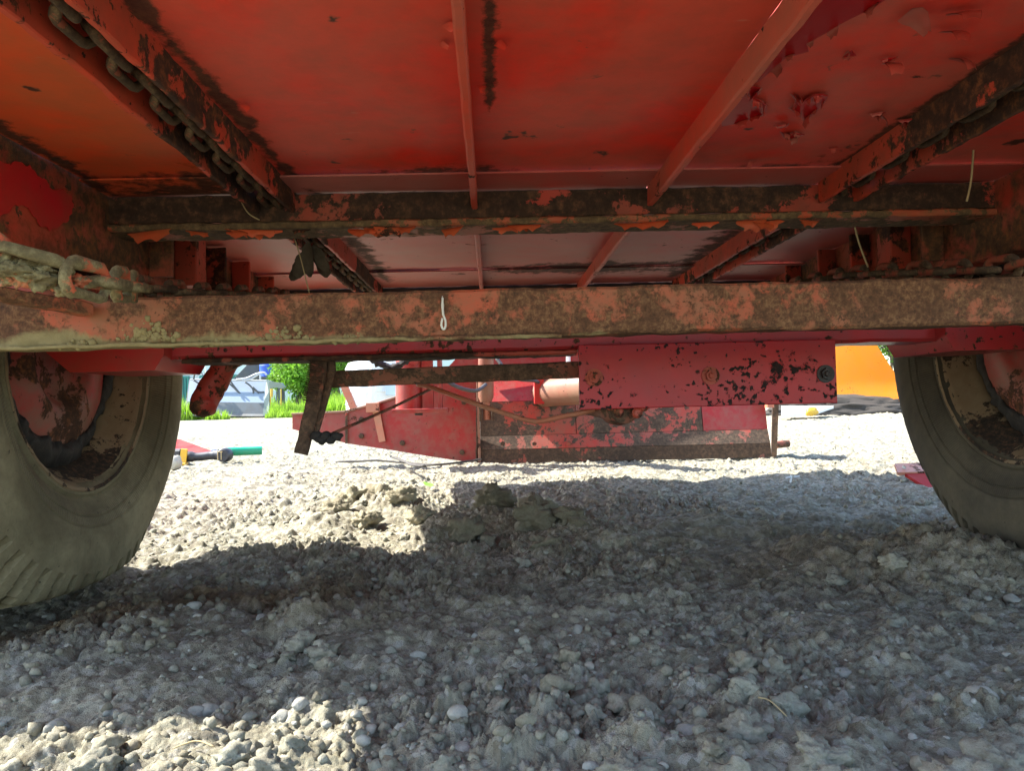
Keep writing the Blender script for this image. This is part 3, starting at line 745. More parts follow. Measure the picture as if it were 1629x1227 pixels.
# rusty square bar across the trailer, in front of the axle
def bar_prof():
    return rect(.055, .066, .004, 6)
V, Fc = sweep(bar_prof(), (-.80, 1.078, .4605), (1.05, 1.078, .4645), (0, 0, 1), 150, .0022, 42, 77)
BAR = part('cross_bar', (V, Fc), M_bar, smooth=40)
LIP = part('bar_lip', box(-.80, .1, 1.044, 1.0505, .4265, .4315, .002, .0024, .012, 2, 60, 78), M_bar)
for (px, py, w, hh, n_) in ((238, 528, 46, 22, 90), (450, 530, 40, 16, 60), (130, 540, 40, 8, 26), (560, 532, 36, 9, 26), (340, 538, 60, 6, 26)):
    ms = []
    for q in range(n_):
        a, b = rnd.gauss(0, .45), abs(rnd.gauss(0, .5)); p = P(px+a*w, py+14-b*hh*(1.6-abs(a)), Y=1.05)
        v, f = lump(2, 700+q, .8, (1, .55, 1), 1.8); k = .0016+.0036*rnd.random()**2
        ms.append((v*k+(p.x, 1.0505, max(p.z, .4285)), [tuple(t) for t in f]))
    part('dried_mud', join(*ms), M_mud, BAR, 180)['kind'] = 'stuff'
dr = [P(704, 474, Y=1.046), P(704, 490, Y=1.046), P(705, 500, Y=1.0455), P(709, 512, Y=1.045), P(707, 524, Y=1.044), P(702, 518, Y=1.044), P(704, 507, Y=1.0455)]
part('dropping_streak', tube(spline(dr, 5), .0016, 6, .0006, 200), M_drop, BAR, 180)
p = P(704, 485, Y=1.0475)
part('dropping_streak', tube([p+Vector((0, 0, .012)), p, p-Vector((0, 0, .014))], [.0005, .0022, .0012], 6), M_drop, BAR, 180)

# axle with end brackets
part('axle', box(-.70, .955, 1.42, 1.53, .4335, .545, .006, .0016, .03, 3, 25, 6), M_axle)
for s, x in ((-1, .128-.783), (1, .128+.783)):
    c = x+.03*s
    pr = [(-.105, .06), (-.105, -.022), (-.088, -.050), (.06, -.050), (.105, -.010), (.105, .06)]
    pr = [(a*(1 if s < 0 else -1)*-1, b) for a, b in pr]
    if s < 0: pr = pr[::-1]
    part('axle_bracket', sweep(pr, (c-.035*s*0, 1.385, .462), (c, 1.60, .462), (0, 0, 1), 1), M_brk if s < 0 else M_axle)
# bolted plate hanging below the axle
px0, px1 = P(921, 600, Y=1.40).x, P(1329, 600, Y=1.40).x
part('axle_flange', box(-.56, px0-.001, 1.412, 1.50, .4245, .4325, .003, .0022, .012, 2, 45, 7), M_cross)
BP = part('bolted_plate', box(px0, px1, 1.396, 1.408, .322, .4395, .0015, .0008, .03, 4, 40, 9), M_plate)
part('plate_return', box(px0+.004, px1-.004, 1.409, 1.50, .322, .330, .001), M_plate, BP)
def hexbolt(c, r, t, wr):
    hx = [(r*math.cos(math.pi/3*i+.3), r*math.sin(math.pi/3*i+.3)) for i in range(6)]
    w = lathe([(0, .001), (0, wr), (.0025, wr), (.003, .001)], c, (0, -1, 0), 20)
    b = sweep(hx, Vector(c)-Vector((0, .003, 0)), Vector(c)-Vector((0, .003+t, 0)), (0, 0, 1))
    e = lathe([(0, r*.55), (.005, r*.5), (.006, .0005)], Vector(c)-Vector((0, .003+t, 0)), (0, -1, 0), 12)
    return join(w, b, e)
for q, (bx_, by_) in enumerate(((945, 601), (1130, 598), (1313, 595))):
    p = P(bx_, by_, Y=1.396)
    part('bolt', hexbolt((p.x, 1.396, p.z), .0105, .007, .0165), M_arm if q < 2 else M_blk, BP)
# brake linkage left of the plate
a, b = P(524, 604, Y=1.47), P(925, 588, Y=1.47)
part('brake_bar', bar(a, b, .012, .032, (0, 0, 1), .002, 40, .0012, 3, 50, 12), M_rust)
lv = [P(508, 560, Y=1.44), P(506, 600, Y=1.435), P(497, 650, Y=1.425), P(487, 690, Y=1.42), P(479, 722, Y=1.415)]
LVR = part('brake_lever', join(*[bar(lv[i], lv[i+1]-(lv[i]-lv[i+1])*.02, .010, .030-.0016*i, (1, 0, .25), .002, 8, .001, 3, 60, 13+i) for i in range(4)]), M_rust)
l2 = spline([P(524, 565, Y=1.445), P(526, 590, Y=1.445), P(520, 615, Y=1.44), P(510, 650, Y=1.432), P(497, 695, Y=1.425)], 5)
part('lever_strap', join(*[bar(l2[i], l2[i+1], .007, .019, (1, 0, .25), .0015, 1) for i in range(len(l2)-1)]), M_rust, LVR)
# fine wire wound round the lever
for i in range(22):
    t = i/21*.55; c = lv[0].lerp(lv[3], t+.06); w = .0165-.002*t
    part('wire_turn', tube([c+Vector((w*math.cos(q)*.98, w*.55*math.sin(q), -.004*math.cos(q))) for q in np.linspace(0, 2*math.pi, 11)], .0011, 4), M_rust, LVR, 180)
p = P(512, 697, Y=1.40)
for i in range(5):
    q = P(503+i*8, 694+(i % 2)*6, Y=1.40); v, f = lump(2, 800+i, .5, (.011, .008, .009), 2)
    part('clevis_link', (v+np.array(q), [tuple(w) for w in f]), M_grease, LVR, 180)
part('brake_rod', tube([P(508, 699, Y=1.40), P(560, 677, Y=1.50), P(625, 648, Y=1.62), P(684, 620, Y=1.75)], .0032, 8, .0004, 30), M_rust, smooth=180)
part('bent_pipe', tube(spline([P(664, 612, Y=1.75), P(690, 618, Y=1.72), P(750, 640, Y=1.66), P(810, 660, Y=1.6), P(845, 670, Y=1.57), P(862, 670, Y=1.55), P(900, 662, Y=1.52), P(925, 657, Y=1.50), P(945, 652, Y=1.5), P(965, 640, Y=1.5)], 5), .0052, 10, .0005, 30), M_strap, smooth=180)
# curved support arm hanging at the left
aw = spline([P(378, 550, Y=1.62), P(362, 575, Y=1.62), P(348, 600, Y=1.62), P(334, 624, Y=1.62), P(325, 641, Y=1.61), P(322, 651, Y=1.60)], 5)
aw.append(aw[-1]+(aw[-1]-aw[-2]).normalized()*.008); aw.append(aw[-1]+(aw[-2]-aw[-3]).normalized()*.006)
ar = [.025+.003*min(1, max(0, (i-6)/8)) for i in range(len(aw)-3)]+[.025, .018, .005]
part('support_arm', tube(aw, ar, 18, .0035, 60, 14), M_arm, smooth=180)
part('arm_plate', plate([P(325, 570, Y=1.60), P(345, 588, Y=1.60), P(362, 592, Y=1.60), P(395, 575, Y=1.60), P(395, 560, Y=1.6), P(325, 560, Y=1.6)], .008), M_rust, smooth=0)
# shaft coupling below the plate
c = P(990, 652, Y=1.47)
cp = part('shaft_coupling', lathe([(0, .001), (0, .022), (.006, .030), (.03, .035), (.05, .035), (.06, .028), (.10, .026), (.16, .024)], c+Vector((0, -.05, .004)), (-.3, 1, .05), 28), M_rust, smooth=40)
for i, (dx, dz) in enumerate(((-.018, -.004), (.016, -.006), (.028, .006), (-.030, .008))):
    part('coupling_lug', lathe([(0, .001), (0, .009), (.012, .010), (.016, .006), (.016, .001)], c+Vector((dx, -.055, dz)), (0, -1, 0), 10), M_arm, cp)

# wheels
def tyre(side, x0):
    prof = [(.026, .235), (.010, .242), (-.002, .252), (-.004, .262), (.001, .268), (-.004, .273), (-.012, .284), (-.017, .293), (-.021, .299), (-.0195, .302), (-.023, .305), (-.027, .318), (-.0255, .321), (-.0285, .324),
            (-.031, .340), (-.032, .358), (-.030, .376), (-.0245, .392), (-.018, .404), (-.012, .413), (-.004, .424), (.006, .434), (.018, .441), (.034, .447), (.06, .452), (.10, .456), (.145, .458), (.19, .456), (.23, .452), (.256, .447), (.272, .441), (.284, .434), (.294, .424),
            (.306, .405), (.316, .38), (.320, .35), (.316, .315), (.30, .275), (.285, .25), (.265, .235)]
    def fn(u_, r, q, j):
        if r > .34: u_ += (.010 if u_ < .145 else -.010)*min(1, (r-.34)/.1); r += (r-.34)*.27
        c = abs(u_-.145)/.15
        sk = (u_-.145)*1.1*(1 if u_ < .145 else -1)
        ph = ((q+sk)*62/(2*math.pi)) % 1
        if r > .410:
            gdepth = (.0115 if c > .6 else .008)*min(1, (r-.410)/.022)
            if ph < .34: r -= gdepth; u_ += (.006 if u_ < .145 else -.006)*min(1, (r-.39)/.04)*(c > .8)
        return u_, r
    o = Vector((x0, WY, WZ))
    V, Fc = lathe(prof, o, (side, 0, 0), 620, fn)
    V = np.array(V); g0 = -.004
    low = np.clip((.12-V[:, 2])/.12, 0, 1)
    inn = np.sign(V[:, 0]-(x0+.145*side))
    V[:, 0] += inn*low**2*.016
    V[:, 2] = np.where(V[:, 2] < g0+.03, g0+.03-(g0+.03-V[:, 2])*.35, V[:, 2])
    V = roughen(V, .0012, 25, 4)
    return V, Fc
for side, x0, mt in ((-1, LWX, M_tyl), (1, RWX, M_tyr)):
    o = Vector((x0, WY, WZ)); ax = (side, 0, 0)
    rim = lathe([(-.003, .249), (-.005, .255), (-.001, .259), (.004, .255), (.006, .245), (.016, .238), (.034, .230), (.050, .218), (.070, .209), (.13, .206), (.20, .208), (.23, .22), (.27, .238), (.285, .255), (.289, .252), (.27, .232), (.22, .2), (.14, .2)], o, ax, 96)
    Vr = roughen(rim[0], .0016, 60, 6)
    whl = bpy.data.objects.new('wheel', None)
    me = mk('wheel', Vr, rim[1], M_rim, T, 50); whl = me
    whl.location = o-wloc(T)
    for v in whl.data.vertices: v.co -= whl.location
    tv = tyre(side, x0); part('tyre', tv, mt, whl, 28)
    dv = lathe([(.085, .205), (.078, .200), (.068, .190), (.058, .178), (.050, .165), (.044, .140), (.040, .12), (.042, .10), (.050, .088), (.060, .08), (.060, .001)], o, ax, 80)
    part('wheel_disc', (roughen(dv[0], .002, 30, 8), dv[1]), M_disc, whl, 60)
    gr = lathe([(.078, .208), (.062, .206), (.052, .194), (.046, .182), (.050, .168), (.070, .18)], o, ax, 160)
    part('caked_mud', (roughen(roughen(gr[0], .012, 28, 9), .006, 95, 3), gr[1]), M_grease, whl, 180)

# ------------------------------------------------------------------ chains
def link_mesh(Lh=.0275, Wh=.0135, r=.0056):
    pts = []
    for k in range(7): a = -math.pi/2+math.pi*k/6; pts.append(Vector((Lh-Wh+r+Wh*math.cos(a), Wh*math.sin(a), 0)))
    for k in range(7): a = math.pi/2+math.pi*k/6; pts.append(Vector((-(Lh-Wh+r)+Wh*math.cos(a), Wh*math.sin(a), 0)))
    n = len(pts); V = []; seg = 8
    for i in range(n):
        t = (pts[(i+1) % n]-pts[i-1]).normalized(); a = Vector((0, 0, 1)); b = t.cross(a)
        for k in range(seg):
            q = 2*math.pi*k/seg; V.append(pts[i]+(a*math.cos(q)+b*math.sin(q))*r)
    Fc = [(i*seg+k, i*seg+(k+1) % seg, ((i+1) % n)*seg+(k+1) % seg, ((i+1) % n)*seg+k) for i in range(n) for k in range(seg)]
    return np.array([list(v) for v in V]), Fc
def link_data(mat, amp, name):
    v, f = link_mesh(); v = roughen(v, amp, 90, 3)
    me = bpy.data.meshes.new(name); me.from_pydata([tuple(q) for q in v], [], f); me.materials.append(mat)
    me.polygons.foreach_set('use_smooth', [True]*len(me.polygons)); me.update(); return me
LK = link_data(M_chain, .0018, 'chain_link'); LKM = link_data(M_chainmud, .0034, 'chain_link')
def chain(label, pts, pitch=.0535, muddy=0, tw=0.):
    pts = spline(pts, 24); root = thing('conveyor_chain', label, 'chain', pts[0], 'chains of the floor conveyor'); del root['group']
    L = [0]
    for i in range(1, len(pts)): L.append(L[-1]+(pts[i]-pts[i-1]).length)
    n = int(L[-1]/pitch); j = 0
    for k in range(n):
        s = k*pitch+.01
        while j < len(L)-2 and L[j+1] < s: j += 1
        t = (s-L[j])/max(1e-6, L[j+1]-L[j]); c = pts[j].lerp(pts[j+1], t)
        d = (pts[min(j+2, len(pts)-1)]-pts[max(j-1, 0)]).normalized()
        o = bpy.data.objects.new('chain_link', LKM if k < muddy else LK); COL.objects.link(o); o.parent = root
        q = d.to_track_quat('X', 'Z') @ Euler(((math.pi/2 if k % 2 else 0)+tw+(rnd.random()-.5)*.25, (rnd.random()-.5)*.08, 0)).to_quaternion()
        o.rotation_euler = q.to_euler(); o.location = c-pts[0]
        sgrow = 1.12 if k < muddy else 1.0
        o.scale = (1.0, sgrow, sgrow)
    return root
chain('sagging conveyor chain under the left frame beam, near links caked in pale mud',
      [P(-150, 330, Y=.74), P(-60, 388, Y=.75), P(50, 412, Y=.77), P(140, 447, Y=.80), P(200, 455, Y=.93), V3((-.485, 1.09, .512)), V3((-.485, 1.3, .535)), V3((-.485, 1.55, .568)), V3((-.485, 1.85, .603)), V3((-.485, 2.2, .625))], muddy=9)
chain('sagging conveyor chain lying on the rusty bar towards the right wheel',
      [V3((.78, .60, .535)), V3((.755, .85, .520)), V3((.745, 1.08, .514)), V3((.742, 1.3, .545)), V3((.742, 1.6, .586)), V3((.742, 1.95, .612)), V3((.742, 2.2, .63))])
chain('greasy conveyor chain running in the left slot of the trailer floor', [V3((-.368, .45, .700)), V3((-.368, 1.2, .700)), V3((-.368, 2.4, .700))], .050, 0, .78)
chain('dark conveyor chain running in the right slot of the trailer floor', [V3((.625, .45, .704)), V3((.625, 1.2, .704)), V3((.625, 2.4, .704))], .050, 0, .78)

part('stay_strap', bar(P(-60, 458, Y=.93), P(140, 493, Y=1.04), .03, .016, (0, 0, 1), .002, 20, .002, 3, 60, 81), M_bar)
part('spring_seat', box(-.76, -.60, 1.14, 1.34, .47, .545, .004, .002, .02, 3, 40, 82), M_frame)
lump_ms = []
for i, (px, py, Y_, k) in enumerate(((-5, 425, .765, .020), (25, 432, .77, .018), (55, 440, .775, .016), (85, 448, .785, .014), (105, 462, .79, .011), (40, 418, .77, .012), (120, 450, .80, .012), (70, 428, .775, .012))):
    v, f = lump(4, 860+i, .9, (1, .8, .6), 2.2); v = v*(1+.3*vn3(v*7, i)+.2*vn3(v*15, i))[:, None]
    lump_ms.append((v*k+np.array(P(px, py, Y=Y_)), [tuple(t) for t in f]))
CH0 = [o for o in COL.objects if o.name == 'conveyor_chain'][0]
o = mk('caked_mud', *join(*lump_ms), M_chainmud, CH0, 180); o['kind'] = 'stuff'

# small things hanging from the trailer
def stalk(label, pts, r=.0014):
    o = mk('straw_stalk', *tube(spline(pts, 4), r, 6), M_straw, smooth=180); tag(o, label, 'straw'); return o
stalk('long straw stalk hanging before the right end of the dark cross beam', [P(1552, 176, Y=1.20), P(1549, 230, Y=1.2), P(1545, 285, Y=1.21), P(1538, 320, Y=1.21)], .0017)
stalk('straw stalk slanting down to the right-hand chain', [P(1357, 347, Y=1.43), P(1366, 385, Y=1.44), P(1381, 425, Y=1.45)], .0018)
stalk('thin curved straw hanging over the left part of the dark cross beam', [P(378, 307, Y=1.335), P(386, 325, Y=1.33), P(396, 340, Y=1.325), P(413, 350, Y=1.33)], .0011)
stalk('thin grey stem hanging beside the dried leaf', [P(468, 378, Y=1.46), P(478, 410, Y=1.46), P(492, 466, Y=1.45)], .0012)
o = mk('paper_scrap', *lathe([(0, .0075), (.028, .0055), (.028, .001)], P(374, 280, Y=1.31), (0.1, 0, -1), 10), M_paper); tag(o, 'small pale scrap stuck at the end of the left chain slot', 'scrap')
def leaf_mesh(c, d, s, L, w, n=7, curl=.3):
    d = V3(d).normalized(); s = V3(s).normalized(); nn = d.cross(s); V = []
    for i in range(n):
        t = i/(n-1); hw = w*math.sin(math.pi*(t*.92+.04))**.8/2*(1+.25*math.sin(9*t))
        m = c+d*L*t+nn*curl*L*t*t
        V += [m-s*hw+nn*hw*.5, m, m+s*hw+nn*hw*.5]
    Fc = [(i*3+k, i*3+k+1, i*3+k+4, i*3+k+3) for i in range(n-1) for k in (0, 1)]
    k = len(V); V += [v-nn*.0006 for v in V]; Fc += [tuple(a+k for a in q[::-1]) for q in Fc]
    return np.array([list(v) for v in V]), Fc
dl = thing('dried_leaf', 'withered brown leaf bunch hanging from the left chain slot', 'leaf', P(490, 385, Y=1.5))
for i, (px, py, L, a) in enumerate(((490, 385, .07, .15), (500, 390, .06, .5), (484, 400, .055, -.2), (505, 405, .05, .3), (480, 410, .05, -.5))):
    mk('leaf_blade', *leaf_mesh(P(px, py, Y=1.49+.01*i), (a, 0, -1), (1, .3*i-.5, 0), L, .03, 7, .15), M_leafdry, dl, 60)

# ------------------------------------------------------------------ things lying on the ground
def gz(x, y): return float(ground_h(np.array([float(x)]), np.array([float(y)]))[0])
tp = P(352, 737, Z=0); TY = tp.y
tool = thing('power_tool', 'yellow and black cordless power tool lying on sunlit gravel by the left tyre', 'tool', (tp.x, TY, 0))
def pt(px, py, dy=0.): return P(px, py, Y=TY+dy)
b0, b1 = pt(262, 728), pt(290, 727)
mk('tool_body', *tube(spline([pt(290, 727), pt(302, 727), pt(318, 727), pt(334, 725), pt(348, 724)], 4), [.042]*3+[.034]*3+[.027]*8+[.032]*2+[.036], 14), M_black, tool, 50)
mk('battery', *join(bar(b0, b1, .09, .10, (0, 0, 1), .012)), M_black, tool, 40)
mk('battery_band', *join(bar(pt(287, 726, -.048), pt(297, 727, -.048), .012, .095, (0, 0, 1), .004), bar(pt(283, 739, -.04), pt(297, 738, -.04), .05, .014, (0, 0, 1), .003)), M_ltyel, tool, 40)
mk('tool_head', *lathe([(0, .001), (0, .036), (.01, .043), (.07, .045), (.085, .040), (.088, .001)], pt(354, 725, -.05), (0, 1, 0), 20), M_black, tool, 40)
mk('head_print', *join(box(pt(352, 725).x-.006, pt(352, 725).x-.001, TY-.0535, TY-.0505, pt(352, 731).z, pt(352, 719).z, .0005), box(pt(356, 725).x-.001, pt(356, 725).x+.004, TY-.0535, TY-.0505, pt(352, 731).z, pt(352, 719).z, .0005),
     box(pt(350, 725).x-.004, pt(358, 725).x+.002, TY-.0535, TY-.0505, pt(352, 719.).z, pt(352, 718).z+.001, .0005)), M_gold, tool)
mk('steel_sleeve', *tube([pt(336, 719, .05), pt(345, 717, .06)], .016, 12), M_steel, tool, 50)
gt = mk('green_tube', *join(tube([P(362, 719, Y=TY+.10), P(417, 717, Y=TY+.16)], .028, 18, .0004)), M_green, smooth=50)
tag(gt, 'short green plastic tube lying behind the power tool', 'tube')
rp = mk('red_sheet', *plate([P(262, 698, Y=TY+.9), P(286, 699, Y=TY+.9), P(338, 718, Y=TY+.45), P(280, 726, Y=TY+.4), P(255, 726, Y=TY+.4)], .01), M_redsh, smooth=0)
tag(rp, 'pointed red metal sheet on the gravel behind the power tool', 'metal sheet')
v, f = lump(3, 41, .3, (.035, .03, .045)); p = P(279, 742, Z=.02)
o = mk('pale_stone', v+np.array(p)+(0, 0, .02), f, M_peb, smooth=180); set_tone(o, np.full(len(v), 1.15)); tag(o, 'pale upright stone below the battery of the power tool', 'stone')
ra = thing('red_angle_iron', 'dusty red angle iron lying on the mud beside the right tyre', 'angle iron', P(1470, 768, Z=0))
mk('drilled_flange', *plate([P(1423, 738, Y=3.05), P(1475, 736, Y=3.05), P(1500, 750, Y=2.95), P(1428, 752, Y=2.95)], .012), M_strap, ra, 0)
mk('lower_flange', *plate([P(1440, 754, Y=2.95), P(1510, 752, Y=2.95), P(1520, 778, Y=2.8), P(1475, 776, Y=2.8)], .012), M_redsh, ra, 0)
mk('bolt_hole', *lathe([(0, .001), (0, .007), (.003, .007)], P(1438, 744, Y=2.985), (0, -1, .3), 12), M_paper, ra)
o = mk('rusty_stub', *tube([P(1232, 708, Y=4.6), P(1254, 706, Y=4.62)], .022, 12, .002), M_rust, smooth=50); tag(o, 'short rusty round stub by the right end of the scraper', 'steel stub')
tw = [P(535, 741, Z=.012), P(600, 739, Z=.02), P(640, 742, Z=.012), P(690, 746, Z=.016), P(735, 742, Z=.016), P(765, 737, Z=.012)]
o = mk('thin_cable', *tube([q+V3((0, 0, .02)) for q in spline(tw, 5)], .006, 6, .003, 40), M_twig, smooth=180); tag(o, 'thin dark cable lying on bright gravel before the scraper', 'cable')
o = mk('dark_twig', *tube([q+V3((0, 0, .03)) for q in spline([P(622, 735, Z=.02), P(640, 742, Z=.02), P(656, 750, Z=.02), P(676, 752, Z=.02)], 4)], .007, 6, .003, 40), M_twig, smooth=180); tag(o, 'short dark twig crossing the cable on the gravel', 'twig')
for (px, py, lb, L) in ((660, 778, 'larger green leaf fallen on the mud lumps', .065), (690, 768, 'smaller green leaf near the shadow edge on the ground', .045)):
    p = P(px, py, Z=.03); p.z = gz(p.x, p.y)+.025
    o = mk('green_leaf', *leaf_mesh(p, (-1, .4, .15), (.3, 1, .5), L, L*.6, 7, -.1), M_leafg, smooth=60); tag(o, lb, 'leaf')
for (a, b, lb) in (((275, 1138), (340, 1143), 'bent pale straw on the near sunlit mud at lower left'), ((455, 1180), (515, 1186), 'short straw piece on the near mud left of the middle'), ((1205, 1075), (1250, 1092), 'faint straw piece on the shaded mud right of the middle')):
    p = P(*a, Z=.03); q = P(*b, Z=.03); p.z = gz(p.x, p.y)+.012; q.z = gz(q.x, q.y)+.012; m = (p+q)/2+V3((0, .006, .004))
    o = mk('ground_straw', *tube(spline([p, m, q], 5), .0009, 6), M_straw, smooth=180); tag(o, lb, 'straw')
wl = thing('white_litter', 'tiny white shreds standing on shaded mud before the right tyre', 'litter', P(1258, 765, Z=0))
for (a, b) in (((1257, 768), (1259, 756)), ((1250, 761), (1258, 759)), ((1263, 759), (1272, 758))):
    p, q = P(*a, Y=2.95), P(*b, Y=2.95); mk('shred', *tube([p, q], .004, 5), M_white, wl)

# ------------------------------------------------------------------ red scraper box beyond the axle
S = thing('box_scraper', 'red steel scraper box with rusty lower blade resting on the gravel beyond the axle', 'scraper', (.7, 4.3, 0))
def sp(name, m, mat, smooth=35, parent=S): return mk(name, m[0], m[1], mat, parent, smooth)
def yb(x): return 4.279+(x+.064)*(4.18-4.279)/1.618          # the blade stands slightly askew
x0, x1 = -.064, 1.554
def strip(xa, xb, z0, z1, off0, off1, t=.012):
    a0, b0 = V3((xa, yb(xa)+off0, z0)), V3((xb, yb(xb)+off0, z0)); a1, b1 = V3((xa, yb(xa)+off1, z1)), V3((xb, yb(xb)+off1, z1))
    return plate([a0, b0, b1, a1], t)
sp('cutting_edge', strip(x0, x1-.03, .0, .075, -.012, .0, .018), M_scrd, 0)
sp('blade_panel', strip(x0, x1-.03, .077, .150, .0, .035), M_scrl, 0)
for (a, b, mt) in ((x0, .47, M_scrl), (.474, 1.17, M_scrl), (1.174, x1-.03, M_scr)):
    sp('blade_panel', strip(a, b, .152, .34, .036, .075), mt, 0)
sp('blade_backing', strip(x0+.002, x1-.032, .02, .45, .05, .19), M_scrd, 0)
sp('blade_panel', strip(x0, x1-.03, .342, .46, .076, .16), M_scr, 0)
sp('end_plate', plate([V3((x1-.03, 4.17, 0)), V3((x1-.005, 4.16, 0)), V3((x1+.02, 4.16, .34)), V3((x1-.01, 4.17, .36))], .35), M_scrd, 0)
sp('end_lug', box(x1-.06, x1-.02, 4.13, 4.17, .27, .345, .004), M_strap)
sp('corner_post', box(x0-.014, x0, 4.262, 4.30, .0, .52, .002), M_pink)
def wy(px): return 4.29+(765-px)/300*.10
def wp(px, py, d=0.): return P(px, py, Y=wy(px)+d)
sp('side_wing', plate([wp(*q) for q in ((763, 738), (700, 729), (620, 716), (553, 706), (553, 655), (600, 643), (650, 627), (690, 606), (715, 582), (735, 560), (763, 560))], .016), M_scr, 0)
sp('wing_tip', plate([wp(*q) for q in ((549, 705), (520, 697), (465, 683), (465, 660), (549, 656))], .05), M_scr, 0)
sp('wing_seam', bar(wp(551, 657, -.012), wp(551, 706, -.012), .012, .014, (0, 1, 0)), M_scrd)
rim_pts = [wp(*q) for q in ((465, 659), (549, 655), (600, 642), (650, 626), (690, 605))]
sp('wing_rim', join(*[bar(rim_pts[i], rim_pts[i+1], .03, .012) for i in range(4)]), M_pink)
sp('strap_brace', plate([wp(590, 643, -.02), wp(602, 643, -.02), wp(613, 702, -.02), wp(603, 704, -.02)], .01), M_strap, 0)
sp('strap_bracket', box(wp(585, 650).x, wp(605, 650).x, wy(595)-.06, wy(595)-.02, wp(595, 656).z, wp(595, 641).z, .003), M_strap)
# post with foot plate
pY = 4.02
def q_(px, py, d=0.): return P(px, py, Y=pY+d)
sp('post', tube([q_(651, 552), q_(651, 652)], .070, 20), M_scr, 50)
sp('post_flange', join(box(q_(672, 600).x, q_(690, 600).x, pY-.04, pY-.02, q_(680, 655).z, q_(680, 540).z, .002), box(q_(697, 600).x, q_(703, 600).x, pY-.06, pY+.06, q_(680, 650).z, q_(680, 540).z, .002)), M_scr)
sp('foot_plate', box(q_(626, 600).x, q_(712, 600).x, pY-.10, pY+.10, q_(668, 657).z, q_(668, 650).z, .003), M_scr)
sp('foot_bolt', tube([q_(666, 650), q_(666, 661)], .022, 6), M_blk)
sp('post_nut', lathe([(0, .001), (0, .03), (.03, .03), (.03, .001)], q_(660, 572, -.085), (0, -1, 0), 6), M_scr)
# rams
sp('ram', tube([P(773, 545, Y=4.15), P(773, 632, Y=4.15), P(773, 640, Y=4.15)], [.042, .042, .030], 18), M_pink, 50)
sp('ram_rod', tube([P(774, 640, Y=4.15), P(775, 668, Y=4.15)], .020, 12), M_strap)
for dx in (-10, 10): sp('ram_lug', box(P(774+dx, 650, Y=4.14).x-.008, P(774+dx, 650, Y=4.14).x+.008, 4.11, 4.19, P(774, 670, Y=4.14).z, P(774, 645, Y=4.14).z, .002), M_scrd)
sp('rear_wall', box(P(785, 600, Y=4.7).x, P(925, 600, Y=4.7).x, 4.70, 4.72, P(800, 645, Y=4.7).z, P(800, 530, Y=4.7).z), M_scr)
sp('top_tube', box(P(740, 566, Y=4.4).x, P(1000, 566, Y=4.4).x, 4.36, 4.44, P(800, 569, Y=4.4).z, P(800, 545, Y=4.4).z, .006), M_scr)
sp('grease_pipe', tube([P(785, 644, Y=4.45), P(852, 642, Y=4.45)], .012, 8), M_pink, 180)
sp('ram_plate', box(P(849, 600, Y=4.25).x, P(864, 600, Y=4.25).x, 4.2, 4.5, P(856, 643, Y=4.25).z, P(856, 590, Y=4.25).z, .003), M_brk)
sp('ram', tube([P(862, 626, Y=4.3), P(868, 625, Y=4.28), P(935, 618, Y=4.0), P(1010, 610, Y=3.75)], [.075, .080, .082, .082], 24), M_pink, 50)
sp('white_fitting', tube([P(904, 565, Y=4.3), P(904, 576, Y=4.3)], .012, 8), M_white)
for px in (800, 850, 905): sp('bolt', lathe([(0, .001), (0, .014), (.014, .013), (.016, .001)], P(px, 706, Y=4.25), (0, -1, 0), 6), M_scrd)
for q in ((735, 720), (640, 705), (575, 694), (575, 668), (738, 640)): sp('bolt', lathe([(0, .001), (0, .016), (.014, .015), (.016, .001)], wp(*q, -.002), (0, -1, 0), 6), M_scrd)
sp('weld_bead', tube(spline([wp(758, 735, -.004), wp(759, 690, -.006), wp(759, 640, -.004), wp(760, 590, -.004)], 8), .006, 6, .004, 60), M_scrd, 180)
sp('hydraulic_hose', tube(spline([P(690, 585, Y=4.0), P(720, 612, Y=3.98), P(755, 622, Y=4.0), P(773, 612, Y=4.08)], 8), .010, 8), M_hose, 180)
sp('hydraulic_hose', tube(spline([P(790, 570, Y=4.2), P(815, 600, Y=4.15), P(850, 606, Y=4.18), P(862, 612, Y=4.25)], 8), .010, 8), M_hose, 180)
sp('back_strut', bar(P(547, 612, Y=5.6), P(563, 650, Y=5.6), .05, .05), M_strap)
sp('hanging_chain_loop', tube(spline([P(585, 560, Y=3.7), P(600, 578, Y=3.7), P(622, 584, Y=3.7), P(640, 578, Y=3.7), P(655, 560, Y=3.7)], 6), .018, 8, .014, 60), M_grease, 180)
sp('hanging_chain_loop', tube(spline([P(735, 560, Y=5.0), P(742, 575, Y=5.0), P(752, 575, Y=5.0), P(757, 560, Y=5.0)], 6), .012, 8, .008, 60), M_blk, 180)

# ------------------------------------------------------------------ yard behind
def zg(y): return float(gbase(np.array([y]))[0])
